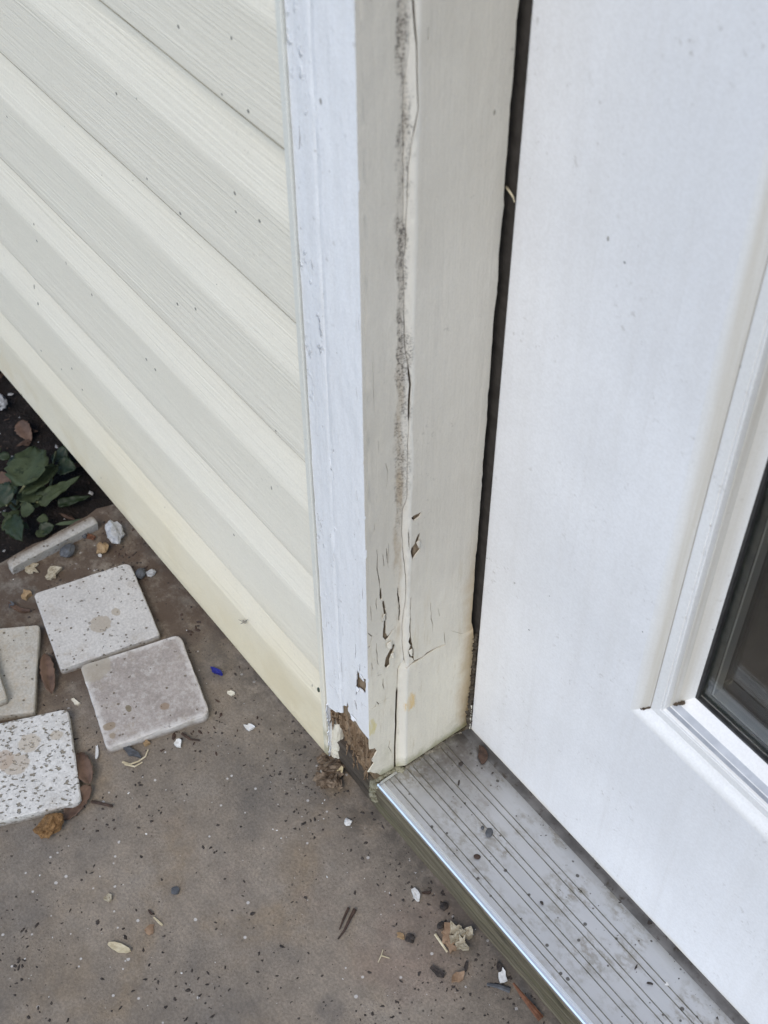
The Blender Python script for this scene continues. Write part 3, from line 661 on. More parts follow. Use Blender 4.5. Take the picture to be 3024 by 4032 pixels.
# rotten wood seen round the corner, in the torn side
rp2 = rag([S2(zr(*q)) for q in [(815, 1010), (830, 1010), (960, 1140), (960, 1200), (905, 1290), (920, 1345), (870, 1420), (825, 1475), (812, 1300)]], .0006, .002, 3)
rp2 = [(max(YF+.0004, y), z) for y, z in rp2]
sheet('rotten_wood', rp2, [], lambda y, z: Vector((XS-.0012-.004*abs(noise.noise(Vector((y*240, z*60, 2)))), y, z)), rot, frame, .006, (-1, 0, 0), [(YF+i*.001, .04+j*.0016) for i in range(20) for j in range(60)])
darkw = m_simple('very_dark_wood', (.030, .020, .018), (.075, .050, .042), 90, .8, .6, .002, (1, 1, .2))  # very dark brown for the block behind the rotted foot
box('casing_stub', (XL+.008, .3660, .0345), (XS-.013, .3800, zc0+.002), darkw, frame)
rs_ = random.Random(21)
for i in range(26):
    x0, y0 = rs_.choice([(rs_.uniform(330, 470), rs_.uniform(660, 780)), (rs_.uniform(500, 800), rs_.uniform(1150, 1400)), (rs_.uniform(540, 800), rs_.uniform(800, 1300)), (rs_.uniform(780, 840), rs_.uniform(1330, 1500))])
    if x0 > 560+.9*(y0-640): continue
    a = on_y(zr(x0, y0), YF+.0045); L = rs_.uniform(.006, .020)
    a.x = min(a.x, XS-.003)
    tube('splinter', [a, a+Vector((rs_.uniform(-.0008, .0008), -.0006, -L*.5)), a+Vector((rs_.uniform(-.002, .002), rs_.uniform(-.002, .001), -L))], rs_.uniform(.0008, .0019), .0003, rot, frame, 5, .5, i, .3)
# thin shell of old paint still standing at the outer edge
ps = rag([(YF-.0002, F2(zr(318, 652))[1]+.004), (YF, .075), (YF+.001, .055), (YF-.0005, .052), (YF+.0006, .043), (YF-.0006, .036), (YF+.0006, .025), (YF-.0002, .014), (YF, .002), (YF+.013, .002), (YF+.010, .02), (YF+.016, .035), (YF+.012, .05), (YF+.017, .062), (YF+.015, .10)], .0008, .002, 6)
sheet('paint_shell', ps, [], lambda y, z: Vector((XL+.0006+.0006*noise.noise(Vector((y*200, z*90, 0))), y, z)), white_front, frame, .0009, (1, 0, 0), [(YF+i*.003, j*.005) for i in range(6) for j in range(20)])
# bead of old caulk inside the hollow
q0, q1 = on_y(zr(428, 780), .362), on_y(zr(436, 1215), .360)
tube('caulk_bead', [q0+(q1-q0)*f+Vector((.0006*math.sin(f*5), 0, 0)) for f in [i/8 for i in range(9)]], .0050, .0066, cream_seal, frame, 12, 1.0, 2, .06)
# crumbled rot spilled at the foot
rr = random.Random(11)
crm = m_simple('crumbled_wood', (.085, .055, .033), (.26, .195, .135), 110, .95, .9, .003, (1, 1, 1), (.035, .022, .013))
bmv = []; bmf = []
for i in range(150):
    f = rr.random(); c = on_z(zr(rr.uniform(212, 445), rr.uniform(1255, 1650)), rr.uniform(0, .015)*rr.random())
    tmp = bmesh.new(); bmesh.ops.create_icosphere(tmp, subdivisions=1, radius=1); sz = .0012+.0050*rr.random()**1.6; o = len(bmv)
    S = (rr.uniform(.6, 1.8), rr.uniform(.3, 1.1), rr.uniform(.3, 1.0)); R = Matrix.Rotation(rr.random()*6, 3, 'Z') @ Matrix.Rotation(rr.random()*6, 3, 'X')
    for v in tmp.verts:
        p = v.co*(1+.8*noise.noise(v.co*1.9+Vector((i*7, 0, 0)))); bmv.append(R @ Vector((p.x*S[0]*sz, p.y*S[1]*sz, p.z*S[2]*sz))+c+Vector((0, 0, sz*.5)))
    tmp.verts.index_update(); bmf += [tuple(o+v.index for v in fc.verts) for fc in tmp.faces]; tmp.free()
ob('crumbled_wood', bmv, bmf, crm, frame)['kind'] = 'stuff'
pale = m_simple('pale_paint_edge', (.72, .69, .60), (.80, .78, .70), 200, .7, .3, .001)
for i, pl in enumerate(([(238, 1330), (215, 1430), (222, 1510)], [(215, 1560), (190, 1640), (240, 1625)], [(340, 1650), (385, 1640), (405, 1580)])):
    tube('paint_curl', [on_z(zr(*q), .006) for q in pl], .0008, .0005, pale, frame, 5, 2.2, i)
c = on_z(zr(462, 1490), .004); chip('caulk_chip', c, .005, .009, .003, .5, m_simple('yellow_caulk', (.40, .32, .17), (.50, .42, .25), 90, .6, .2, .001), 5, 8, 0, .5, .2, frame)

# ------------------------------------------------------------------ sill
sill = empty('door_sill', (0, .40, 0), 'grooved aluminium door sill on mossy weathered wood under the white door', 'door sill')
prof = [(YN+.002, ZS-.0054), (YN+.0002, ZS-.0052), (YN-.0005, ZS-.0046), (YN-.0007, ZS-.0036), (YN-.0003, ZS-.0018), (YN+.0008, ZS-.0006), (YN+.0020, ZS-.0004), (YN+.0026, ZS-.0011), (YN+.0034, ZS-.0011), (YN+.0040, ZS-.0001), (YN+.0052, ZS)]
mi = [2]*(len(prof)-1)
for y in (.3678, .3735, .3862, .3918, .4040, .4096, .4222, .4278):
    prof += [(y-.00045, ZS), (y-.0003, ZS-.0007), (y+.0003, ZS-.0007), (y+.0005, ZS+.00025), (y+.0014, ZS)]
    mi += [0, 1, 1, 0, 0]
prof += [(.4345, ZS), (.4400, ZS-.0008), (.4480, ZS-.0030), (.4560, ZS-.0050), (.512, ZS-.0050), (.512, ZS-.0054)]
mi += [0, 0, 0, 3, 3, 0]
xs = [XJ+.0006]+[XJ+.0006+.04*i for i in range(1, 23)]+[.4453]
o = extrude_x('tread_plate', prof, xs, [alu, grime, nose, sill_shade], sill, False, None, mi)
# nose runs on in front of the casing side
prof2 = [p for p in prof if p[0] < .3795 and p[1] > .03][:11]
extrude_x('tread_plate_horn', prof2+[(.3790, ZS), (.3790, ZS-.0054)], [XS+.0030, XJ+.0003], nose, sill)
# wooden sub sill, edge softened by rot
prof3 = [(YN+.0012, 0.0005), (YN-.0002, .004), (YN+.0004, .012), (YN, .020), (YN+.0010, .030), (YN+.0004, ZS-.0085), (YN+.0018, ZS-.0058), (.505, ZS-.0058), (.505, .0005)]
def wv(x, z): return .0012*noise.noise(Vector((x*22, z*60, 0)))+.0006*noise.noise(Vector((x*90, z*120, 4))) if z < .04 else 0
extrude_x('sub_sill', prof3, [-.541+.008*i for i in range(124)], subm, sill, False, wv)
# mossy caulk squeezed along the foot of the jamb and round the sill corner
rr = random.Random(5)
def crust(name, pts, r, n, m, parent, seed):
    bv = []; bf = []; rr = random.Random(seed)
    for i in range(n):
        f = rr.random()*(len(pts)-1); k = int(f); c = Vector(pts[k]).lerp(Vector(pts[k+1]), f-k); s = r*rr.uniform(.5, 1.3); o = len(bv)
        tmp = bmesh.new(); bmesh.ops.create_icosphere(tmp, subdivisions=1, radius=1); S = (rr.uniform(.6, 1.9), rr.uniform(.6, 1.9), rr.uniform(.35, .9)); R = Matrix.Rotation(rr.random()*6, 3, 'Z')
        for v in tmp.verts:
            p = v.co*(1+.5*noise.noise(v.co*1.8+Vector((i*5, seed, 0)))); bv.append(R @ Vector((p.x*S[0]*s, p.y*S[1]*s, p.z*S[2]*s))+c+Vector((rr.uniform(-1, 1)*r*.9, rr.uniform(-1, 1)*r*.9, 0)))
        bf += [tuple(o+v.index for v in fc.verts) for fc in tmp.faces]; tmp.free()
    o = ob(name, bv, bf, m, parent); o['kind'] = 'stuff'; return o
mdark = m_simple('dark_gap_dirt', (.03, .024, .018), (.09, .075, .055), 200, .9, .4, .001)
crust('corner_crust', [(XJ+.0008, .384, ZS-.0004), (XJ+.001, .42, ZS-.0004), (XJ+.001, .447, ZS-.003)], .0012, 120, grime, sill, 2)
crust('corner_crust', [(XJ+.0003, .382, ZS+.0002), (XS+.002, .3805, ZS), (XS-.001, .372, ZS-.001), (XS-.001, .360, ZS-.003)], .0015, 110, moss, sill, 3)
crust('corner_crust', [(XS-.001, .3575, ZS-.004), (XS-.0025, .3560, .028), (XS+.001, .3565, .015)], .0019, 60, moss, sill, 4)
crust('gap_crust', [(XD0-.0008, .4525, .050), (XD0-.001, .4525, .09), (XD0-.003, .4555, .10), (XD0-.003, .4555, .185)], .0013, 190, mdark, sill, 6)
chip('caulk_flake', (XD0-.0012, .4535, .050), .0055, .002, .034, 0, cream_seal, 3, 7, 0, 0, .3, sill)

# ------------------------------------------------------------------ door
door = empty('door', (0, YD, .048), 'white painted exterior door with one large glazed panel above the aluminium sill', 'door')
LX0, LX1, LZ0, LZ1 = -.3145, .2835, .2722, 1.93
def ring(x0, x1, zz0, z1, y): return [(x0, y, zz0), (x1, y, zz0), (x1, y, z1), (x0, y, z1)]
rings = [ring(XD0, XD1, .0478, TOP-.008, YD+.044), ring(XD0, XD1, .0480, TOP-.008, YD+.0020), ring(XD0+.0003, XD1-.0003, .0483, TOP-.0083, YD+.0008), ring(XD0+.0009, XD1-.0009, .0489, TOP-.0089, YD+.0002), ring(XD0+.0020, XD1-.0020, .0500, TOP-.010, YD),
         ring(LX0+.0004, LX1-.0004, LZ0+.0004, LZ1-.0004, YD), ring(LX0+.0006, LX1-.0006, LZ0+.0006, LZ1-.0006, YD+.044)]
V = [p for r in rings for p in r]; F = []
for i in range(len(rings)-1):
    for j in range(4): F.append((i*4+j, i*4+(j+1) % 4, (i+1)*4+(j+1) % 4, (i+1)*4+j))
k = (len(rings)-1)*4
for j in range(4): F.append((k+j, k+(j+1) % 4, (j+1) % 4, j))
fixn(ob('door_slab', V, F, white_door, door))
# stepped glazing moulding, one mitred length per side
P = [(0, .0000), (.0015, .0001), (.0030, .0004), (.0045, .0010), (.0060, .0019), (.0075, .0030), (.0090, .0041), (.0105, .0049), (.0118, .0053), (.0125, .0060), (.0130, .0052), (.0140, .0049), (.0205, .0049), (.0211, .0056), (.0216, .0050), (.0230, .0048), (.0236, .0054), (.0239, .0070), (.0243, .0102), (.0247, .0097), (.0250, .0102), (.0256, .0124), (.0264, .0150), (.0290, .0186), (.0330, .0236), (.0330, .030)]
PI = [0]*17+[1, 0, 0, 2, 2, 0, 0, 0]
def pt(side, w, d, end):
    x0, x1, a0, a1 = LX0+w, LX1-w, LZ0+w, LZ1-w; y = YD+d
    return {'l': ((x0, y, a0), (x0, y, a1)), 'r': ((x1, y, a0), (x1, y, a1)), 'b': ((x0, y, a0), (x1, y, a0)), 't': ((x0, y, a1), (x1, y, a1))}[side][end]
for side, nm in (('l', 'side_moulding'), ('b', 'bottom_moulding'), ('r', 'side_moulding'), ('t', 'top_moulding')):
    V = [pt(side, w, d, e) for e in (0, 1) for (w, d) in P]; k = len(P)
    F = [(j, j+1, k+j+1, k+j) for j in range(k-1)]
    if side in ('l', 't'): F = [f[::-1] for f in F]
    o = ob(nm, V, F, [white_bead]+([bead_dull, bead_mid] if side in ('b', 't') else [shaded_bead, shaded_bead]), door, False, PI if side in ('b', 't') else [2]*(len(P)-1))
    o.data.polygons.foreach_set('use_smooth', [j < 8 for j in range(len(F))])
mdirt = m_simple('mitre_dirt', (.05, .036, .024), (.11, .08, .055), 300, .9, .4, .001)
# grime packed in the mitre and the bead groove
for q, r, n in (([(LX0+.0078, YD+.002, LZ0+.0080), (LX0+.0125, YD+.005, LZ0+.0130)], .0008, 16), ([(LX0+.0245, YD+.0120, LZ0+.0258), (LX0+.0290, YD+.0135, LZ0+.0300), (LX0+.0300, YD+.016, LZ0+.0305)], .0011, 34)):
    crust('mitre_dirt', q, r*.7, n, mdirt, door, int(n))
GW = .0330
box('glazing_seal', (LX0+GW, YD+.0232, LZ0+GW), (LX0+GW+.0022, YD+.0262, LZ1-GW), black, door)
box('glazing_seal', (LX0+GW+.0023, YD+.0232, LZ0+GW), (LX1-GW, YD+.0262, LZ0+GW+.0022), black, door)
def pane(y): return box('glass_pane', (LX0+GW-.004, y, LZ0+GW-.004), (LX1-GW+.004, y+.003, LZ1-GW+.004), glass, door)
pane(YD+.0265); pane(YD+.0400)
sp = [((LX0+GW-.003, YD+.0300, LZ0+GW-.003), (LX0+GW+.0075, YD+.0395, LZ1-GW+.003)), ((LX1-GW-.0075, YD+.0300, LZ0+GW-.003), (LX1-GW+.003, YD+.0395, LZ1-GW+.003)),
      ((LX0+GW+.0077, YD+.0300, LZ0+GW-.003), (LX1-GW-.0077, YD+.0395, LZ0+GW+.0075))]
stopm = m_simple('dark_inner_stop', (.05, .052, .055), (.07, .072, .075), 30, .5, .05, .0005)
spm = m_simple('dark_spacer', (.045, .048, .045), (.075, .08, .07), 60, .4, .05, .0005)
for a, b in sp:
    s_ = box('glazing_spacer', a, b, spm, door)
box('spacer_edge', (LX0+GW+.0078, YD+.0308, LZ0+GW+.0076), (LX0+GW+.0090, YD+.0392, LZ1-GW), spacerm, door)
box('spacer_edge', (LX0+GW+.0091, YD+.0308, LZ0+GW+.0076), (LX1-GW-.0078, YD+.0392, LZ0+GW+.0088), spacerm, door)
for a, b in (((LX0, YD+.0435, LZ0), (LX0+GW+.004, YD+.056, LZ1)), ((LX1-GW-.004, YD+.0435, LZ0), (LX1, YD+.056, LZ1)), ((LX0+GW+.0041, YD+.0435, LZ0), (LX1-GW-.0041, YD+.056, LZ0+GW+.004)), ((LX0+GW+.0041, YD+.0435, LZ1-GW-.004), (LX1-GW-.0041, YD+.056, LZ1))):
    box('inner_stop', a, b, stopm, door, .002)

D_ = math.radians
# ------------------------------------------------------------------ tiles
def tile(ctr, ang, side, thick, m, label, seed, z=0.0, cut=0.0, tilt=None, wear=.0004):
    r = random.Random(seed); h = side/2; rad = .0024 if wear < .0005 else .0042; out = []
    cs = [(h, h), (-h, h), (-h, -h), (h, -h)]
    RR = [rad*(1+r.random()*.8)+(cut if c_ == 1 else 0) for c_ in range(4)]
    for ci, (cx, cy) in enumerate(cs):
        rr_ = RR[ci]
        sx, sy = (1 if cx > 0 else -1), (1 if cy > 0 else -1); ox, oy = cx-sx*rr_, cy-sy*rr_; a0 = math.radians(90*ci)
        for q in range(5): a = a0+math.radians(22.5*q); out.append((ox+rr_*math.cos(a), oy+rr_*math.sin(a)))
        nx = cs[(ci+1) % 4]; ex, ey = out[-1]; n2 = 22
        rn = RR[(ci+1) % 4]; tx, ty = (nx[0]+(rn if nx[0] < 0 else -rn) if abs(nx[0]-ex) > side*.5 else nx[0]), (nx[1]+(rn if nx[1] < 0 else -rn) if abs(nx[1]-ey) > side*.5 else nx[1])
        for q in range(1, n2): f = q/n2; out.append((ex+(tx-ex)*f, ey+(ty-ey)*f))
    def jit(p, k, am): v = Vector((p[0]*1, p[1]*1, k*.01)); return (p[0]*(1+am*noise.noise(v*90+Vector((seed, 0, 0)))/h)+0, p[1]*(1+am*noise.noise(v*110+Vector((0, seed, 0)))/h))
    lv = [(0.0, .9985, .0003), (.0012, 1.0, wear), (thick-.0022, 1.0, wear), (thick-.0009, .9955, wear*1.4), (thick, .980, wear*1.1)]
    V = []; n = len(out)
    for k, (zz, s, am) in enumerate(lv): V += [(*[c*s for c in jit(p, k, am)], zz) for p in out]
    F = [tuple(range(n))[::-1]]
    for k in range(len(lv)-1): F += [(k*n+i, k*n+(i+1) % n, (k+1)*n+(i+1) % n, (k+1)*n+i) for i in range(n)]
    F.append(tuple((len(lv)-1)*n+i for i in range(n)))
    o = ob('stone_tile', V, F, m, None, False, None, (ctr[0], ctr[1], z)); o.rotation_euler = tilt or (0, 0, ang)
    return tag(o, label, 'tile', 'loose stone tiles by the wall')
def tl(ctr, ang, x, y, r1, r2, c, z=.010):
    p = on_z(zt(x, y), z); dx, dy = p.x-ctr[0], p.y-ctr[1]; ca, sa = math.cos(ang), math.sin(ang)
    return (dx*ca+dy*sa, -dx*sa+dy*ca, r1, r2, c)
kA, kB, kE = ((-.8110, .2662), D_(-13.4)), ((-.7065, .2580), D_(-15.4)), ((-.7040, .1262), D_(-22.3))
tA = m_stone('travertine_pale', (.49, .465, .43), (.57, .545, .505), (.13, .105, .07), .62, (1, 1, 1), [tl(*kA, 655, 510, .0105, .0105, (.33, .28, .215)), tl(*kA, 757, 430, .0052, .0042, (.33, .28, .21))], None, 210)
tB = m_stone('travertine_grey', (.31, .27, .24), (.40, .355, .32), (.16, .125, .08), .1, (1, 1, 1), [tl(*kB, 840, 1062, .0042, .0026, (.13, .10, .045)), tl(*kB, 1078, 1050, .0042, .0042, (.25, .175, .11)), tl(*kB, 715, 1178, .0042, .0062, (.24, .18, .11)), tl(*kB, 735, 1240, .003, .003, (.26, .20, .13)), tl(*kB, 600, 790, .018, .018, (.33, .29, .225))], (.52, .49, .45), 230, 0, (.60, .57, .53))
tC = m_stone('travertine_cream', (.41, .385, .33), (.50, .47, .41), (.13, .10, .06), .35, (1, 1, .6), [], (.40, .33, .24), 200)
tE = m_stone('travertine_pitted', (.57, .55, .51), (.66, .64, .60), (.15, .12, .07), .85, (1, .62, 1), [tl(*kE, 100, 1430, .011, .013, (.40, .335, .26)), tl(*kE, 195, 1290, .010, .010, (.42, .36, .28)), tl(*kE, 30, 1400, .010, .009, (.38, .30, .23)), tl(*kE, 370, 1240, .005, .006, (.40, .34, .26))], None, 300, .16)
tF = m_stone('travertine_edge', (.34, .32, .29), (.45, .43, .39), (.15, .12, .09), .6, (1, 1, 1), [], None, 260)
tile((-.8110, .2662), math.radians(-13.4), .0985, .0098, tA, 'pale stone tile with a large and a small round brown stain, nearest the weeds', 1, 0, .0028)
tile((-.7065, .2580), math.radians(-15.4), .0975, .0105, tB, 'grey brown tumbled stone tile with white worn rim, closest to the siding', 2, 0, 0, None, .0007)
tile((-.8160, .1480), math.radians(-31.0), .1000, .0100, tC, 'cream stone tile lying partly under another tile at the left edge', 3)
tile((-.8290, .1150), math.radians(-14.0), .0985, .0100, tC, 'cream stone tile stacked on top of another tile, only its corner showing', 4, .0103)
tile((-.7040, .1262), math.radians(-22.3), .1000, .0105, tE, 'white stone tile covered in dark elongated pits, lowest in the photo', 5, .0006, 0, None, .0006)
# tile stuck upright in the soil along the edge of the slab
o = tile((0, 0), 0, .0985, .0100, tF, 'stone tile standing on edge between the weeds and the slab', 6)
a, b = on_z((30, 2225), .014), on_z((382, 2040), .014); mid = (a+b)/2; dv = (b-a).normalized()
nx_ = Vector((dv.y, -dv.x, 0))
tl_ = (Matrix.Rotation(math.radians(8), 3, dv) @ Vector((0, 0, 1)))
xx = dv; zz = xx.cross(tl_).normalized(); yy = zz.cross(xx)
ctr = mid - yy*.0490 - zz*.005
o.matrix_world = Matrix(((xx.x, yy.x, zz.x, ctr.x), (xx.y, yy.y, zz.y, ctr.y), (xx.z, yy.z, zz.z, ctr.z), (0, 0, 0, 1)))

# ------------------------------------------------------------------ stones, chips, leaves, twigs
m_gst = m_simple('grey_gravel', (.30, .30, .30), (.46, .46, .45), 130, .85, .5, .002, (1, 1, 1), (.20, .20, .20))
m_tan = m_simple('tan_pebble', (.22, .14, .07), (.36, .25, .135), 110, .7, .4, .002)
m_slate = m_simple('slate_pebble', (.050, .052, .056), (.10, .104, .112), 110, .6, .3, .0015)
m_terra = m_simple('terracotta_bark', (.09, .038, .020), (.19, .085, .045), 120, .8, .4, .0015, (1, 1, 1))
m_white = m_simple('white_chip', (.52, .51, .48), (.70, .69, .66), 150, .6, .3, .001)
m_cream = m_simple('cream_chip', (.55, .50, .39), (.70, .66, .54), 150, .75, .3, .001)
m_blue = m_simple('blue_plastic', (.010, .012, .13), (.025, .03, .24), 150, .3, .1, .0005)
m_straw = m_simple('straw', (.42, .35, .22), (.58, .51, .36), 150, .8, .3, .001)
m_bark = m_simple('dark_bark', (.030, .019, .014), (.075, .045, .032), 180, .75, .5, .001)
m_leafb = m_simple('dry_brown_leaf', (.060, .034, .022), (.145, .088, .058), 60, .65, .3, .001)
m_leaft = m_simple('dry_tan_leaf', (.17, .105, .06), (.30, .20, .125), 80, .7, .4, .001, (1, 1, 1), (.13, .075, .045))
m_orng = m_simple('rotten_orange_wood', (.12, .062, .022), (.27, .155, .065), 220, .95, .9, .002, (1, 1, 1), (.07, .03, .012))
m_husk = m_simple('pale_lichen_leaf', (.27, .225, .15), (.44, .39, .29), 200, .9, .7, .002, (1, 1, 1), (.12, .075, .04))
m_dark = m_simple('dark_grit', (.022, .018, .016), (.060, .048, .040), 300, .85, .3, .001)
def G(zf, x, y, z=0.0): return on_z(zf(x, y), z)
D = math.radians
def st(zf, x, y, size, m, seed, label, name='pebble', cat='pebble', rough=.35, z=0.0, rot=(0, 0, 0), sm=False, group=None):
    return tag(blob(name, G(zf, x, y, z), size, m, seed, rough, 3, None, rot, None, sm), label, cat, group)
def cp(zf, x, y, L, Wd, h, a, m, seed, label, name='chip', cat='chip', curl=0., tilt=0., jag=.3, z=0.0, n=9):
    return tag(chip(name, G(zf, x, y, z), L, Wd, h, D(a), m, seed, n, curl, tilt, jag), label, cat)
st(z1, 755, 1275, (.0125, .0085, .0060), m_gst, 1, 'angular pale grey gravel stone beside the upright tile and the siding', 'gravel_stone', 'stone', .5, 0, (0, .1, -.4))
st(z1, 675, 1365, (.0060, .0062, .0050), m_tan, 2, 'tan pebble just below the pale grey gravel stone', rough=.45)
st(z1, 448, 1385, (.0068, .0082, .0055), m_slate, 3, 'larger dark slate pebble in front of the upright tile', rough=.3, rot=(0, 0, .5))
st(z1, 550, 1268, (.0042, .0030, .0030), m_slate, 4, 'small dark pebble against the upright tile', rough=.3)
st(z1, 922, 1525, (.0052, .0058, .0046), m_slate, 5, 'round dark pebble between the stained tile and the siding', rough=.25)
st(z1, 990, 1515, (.0036, .0050, .0034), m_gst, 6, 'small pale pebble beside the round dark pebble near the siding', rough=.3)
cp(z1, 575, 1270, .022, .007, .0022, 25, m_terra, 7, 'rust coloured bark sliver beside the upright tile', 'bark_sliver', 'bark', .12)
cp(z1, 340, 1525, .024, .018, .0030, 10, m_husk, 8, 'crumpled pale flake lying between the upright tile and the stained tile', 'flake', 'flake', .10, .15, .45, 0, 13)
cp(z1, 205, 1480, .026, .014, .0016, 20, m_husk, 9, 'flat pale flake near the left edge under the upright tile', 'flake', 'flake', .05, .05, .45, 0, 13)
cp(z1, 655, 1393, .005, .003, .0015, 10, m_white, 10, 'tiny white chip below the tan pebble')
cp(zt, 172, 325, .010, .011, .005, 10, m_tan, 11, 'tan wood chip left of the stained tile', jag=.4)
cp(zt, 130, 420, .028, .008, .002, 28, m_leafb, 12, 'brown leaf strip left of the stained tile', 'dry_leaf', 'leaf', .12)
cp(zt, 80, 395, .007, .006, .004, 0, m_slate, 13, 'small dark chip on the brown leaf strip at the left')
o = leaf('dry_leaf', G(zt, 292, 700, .004), G(zt, 335, 960, .006), .013, m_leafb, None, 1, .02, .5, .1, Vector((0, 0, 1)), 'round'); tag(o, 'reddish dry leaf between the cream tile and the grey brown tile', 'leaf')
cp(zt, 496, 1025, .014, .004, .0022, 15, m_cream, 14, 'pale stick fragment left of the grey brown tile', 'stick', 'stick')
cp(zt, 1415, 828, .0135, .0045, .0030, 22, m_blue, 15, 'dark blue plastic shard on the concrete by the siding', 'plastic_shard', 'shard', .08, 0, .25)
cp(zt, 1512, 965, .0110, .0050, .0020, 25, m_cream, 16, 'cream paint chip right of the grey brown tile below the blue shard', 'paint_chip', 'chip', .08, .1, .4)
cp(zt, 1628, 1190, .0105, .0060, .0022, 25, m_white, 17, 'greenish white paint chip halfway between tiles and rotten casing', 'paint_chip', 'chip', .08, .1, .4)
cp(zt, 1170, 1295, .0090, .0075, .0028, 60, m_white, 18, 'white paint chip beside a twig below the grey brown tile', 'paint_chip', 'chip', .1, .25, .4)
tag(tube('twig', [G(zt, 1190, 1225, .002), G(zt, 1245, 1262, .003), G(zt, 1305, 1270, .002)], .0016, .0009, m_bark, None, 6, 1, 1), 'short dark twig below the grey brown tile', 'twig')
cp(zt, 635, 1340, .0200, .0050, .0014, -28, m_white, 19, 'curled white paint strip under the lower corner of the grey brown tile', 'paint_strip', 'paint strip', .12, .1, .5, 0, 12)
cp(zt, 850, 1345, .0240, .0070, .0030, 18, m_slate, 20, 'grey slate piece under the lower edge of the grey brown tile', 'slate_piece', 'stone')
cp(zt, 960, 1295, .0080, .0060, .0030, 18, m_tan, 21, 'tan chip under the lower edge of the grey brown tile', jag=.4)
for i, pl in enumerate(([(800, 1410), (850, 1425), (905, 1405), (950, 1375), (968, 1330)], [(815, 1425), (880, 1440), (930, 1412)])):
    tag(tube('straw', [G(zt, x, y, .0018+.001*i) for x, y in pl], .0011, .0006, m_straw, None, 5, .6, i), ('curled straw below the slate piece', 'shorter straw lying beside the curled straw')[i], 'straw')
o = leaf('dry_leaf', G(zt, 508, 1350, .003), G(zt, 590, 1560, .007), .016, m_leafb, None, 3, -.05, .5, .1, Vector((.4, -.2, 1)), 'round'); tag(o, 'long curled brown leaf beside the pitted white tile', 'leaf')
o = leaf('dry_leaf', G(zt, 590, 1560, .007), G(zt, 420, 1785, .003), .015, m_leafb, None, 4, .05, .5, .1, Vector((.4, -.2, 1)), 'round'); tag(o, 'brown leaf tip curling under the corner of the pitted white tile', 'leaf')
st(zt, 338, 1850, (.0085, .0125, .0060), m_orng, 7, 'crumbling orange brown wood fragment below the pitted white tile', 'wood_fragment', 'wood', .55, 0, (0, 0, .35))
tag(tube('twig', [G(zt, 600, 1668, .002), G(zt, 660, 1682, .003), G(zt, 735, 1700, .002)], .0017, .0013, m_bark, None, 6, 1, 2), 'dark twig stub right of the pitted white tile', 'twig')
cp(zc, 515, 812, .0215, .0068, .0030, 33, m_straw, 23, 'tan wood splinter alone on open concrete at lower left', 'wood_splinter', 'splinter', .03, 0, .15)
cp(zc, 765, 562, .0078, .0078, .0016, 0, m_slate, 24, 'dark grey round disc on the open concrete', 'grit_disc', 'pebble', 0, 0, .12)
cp(zc, 470, 597, .0085, .0065, .0025, 60, m_husk, 25, 'small olive seed husk above the tan splinter', 'seed_husk', 'husk', .1, 0, .3)
cp(zc, 658, 730, .0085, .0090, .0006, 0, m_leaft, 26, 'thin brown leaf scrap in the middle of the open concrete', 'leaf_scrap', 'leaf', .02, 0, .4)
cp(zc, 690, 698, .0105, .0022, .0016, 12, m_straw, 27, 'pale straw piece on the brown leaf scrap', 'straw', 'straw')
cp(zc, 655, 658, .0080, .0030, .0016, 10, m_bark, 28, 'dark bark bit above the brown leaf scrap', 'bark_bit', 'bark')
p = [G(zc, 1545, 642, .002), G(zc, 1520, 690, .004), G(zc, 1500, 735, .003), G(zc, 1472, 772, .0015)]
tg = empty('twig', p[0], 'split dark brown twig left of the sill', 'twig'); tube('strand', p, .0018, .0007, m_bark, tg, 6, .8, 3)
tube('strand', [q+Vector((-.0022, -.0012, 0)) for q in (G(zc, 1530, 640, .002), G(zc, 1508, 690, .003), G(zc, 1490, 735, .0025))], .0013, .0006, m_bark, tg, 6, .8, 4)
st(zc, 1515, 266, (.0032, .0032, .0022), m_white, 9, 'white quartz chip on the concrete left of the sill nose', 'quartz_chip', 'chip', .4)
cp(zb, 398, 215, .0115, .0072, .0036, -10, m_white, 30, 'largest white quartz chip on the concrete below the twig end of the sill', 'quartz_chip', 'chip', .02, 0, .2)
cp(zb, 470, 195, .0105, .0030, .0020, 50, m_bark, 31, 'dark bark bit touching the largest white quartz chip', 'bark_bit', 'bark')
st(zb, 578, 288, (.0034, .0036, .0024), m_dark, 12, 'dark brown seed near the sill below the largest quartz chip', 'seed', 'seed', .25)
st(zb, 556, 412, (.0030, .0036, .0022), m_dark, 13, 'dark brown seed just above the pale crumpled leaf', 'seed', 'seed', .25)
st(zb, 357, 496, (.0040, .0034, .0022), m_dark, 14, 'dark crumb left of the pale crumpled leaf', 'crumb', 'crumb', .5)
cp(zb, 292, 478, .0070, .0050, .0012, 20, m_tan, 15, 'small tan flake left of the dark crumb', 'flake', 'flake', .05, 0, .4)
lf = empty('crumpled_leaf', G(zb, 645, 500), 'pale crumpled dead leaf against the foot of the sill', 'leaf')
for i, (x, y, L, Wd, h, a, m, cu) in enumerate([(600, 480, .020, .016, .0025, 40, m_leaft, .12), (660, 460, .014, .012, .006, 10, m_husk, .2), (715, 480, .010, .010, .007, 70, m_husk, .2), (700, 545, .012, .010, .006, -20, m_husk, .2), (620, 550, .015, .012, .003, 10, m_leaft, .15), (655, 515, .012, .010, .005, 100, m_husk, .1)]):
    chip('leaf_lobe', G(zb, x, y, .0005), L, Wd, h, D(a), m, 60+i, 13, cu, .25, .45, lf)
tube('stalk', [G(zb, 520, 462, .002), G(zb, 560, 520, .003), G(zb, 600, 578, .002)], .0011, .0008, m_straw, lf, 5, 1, 5)
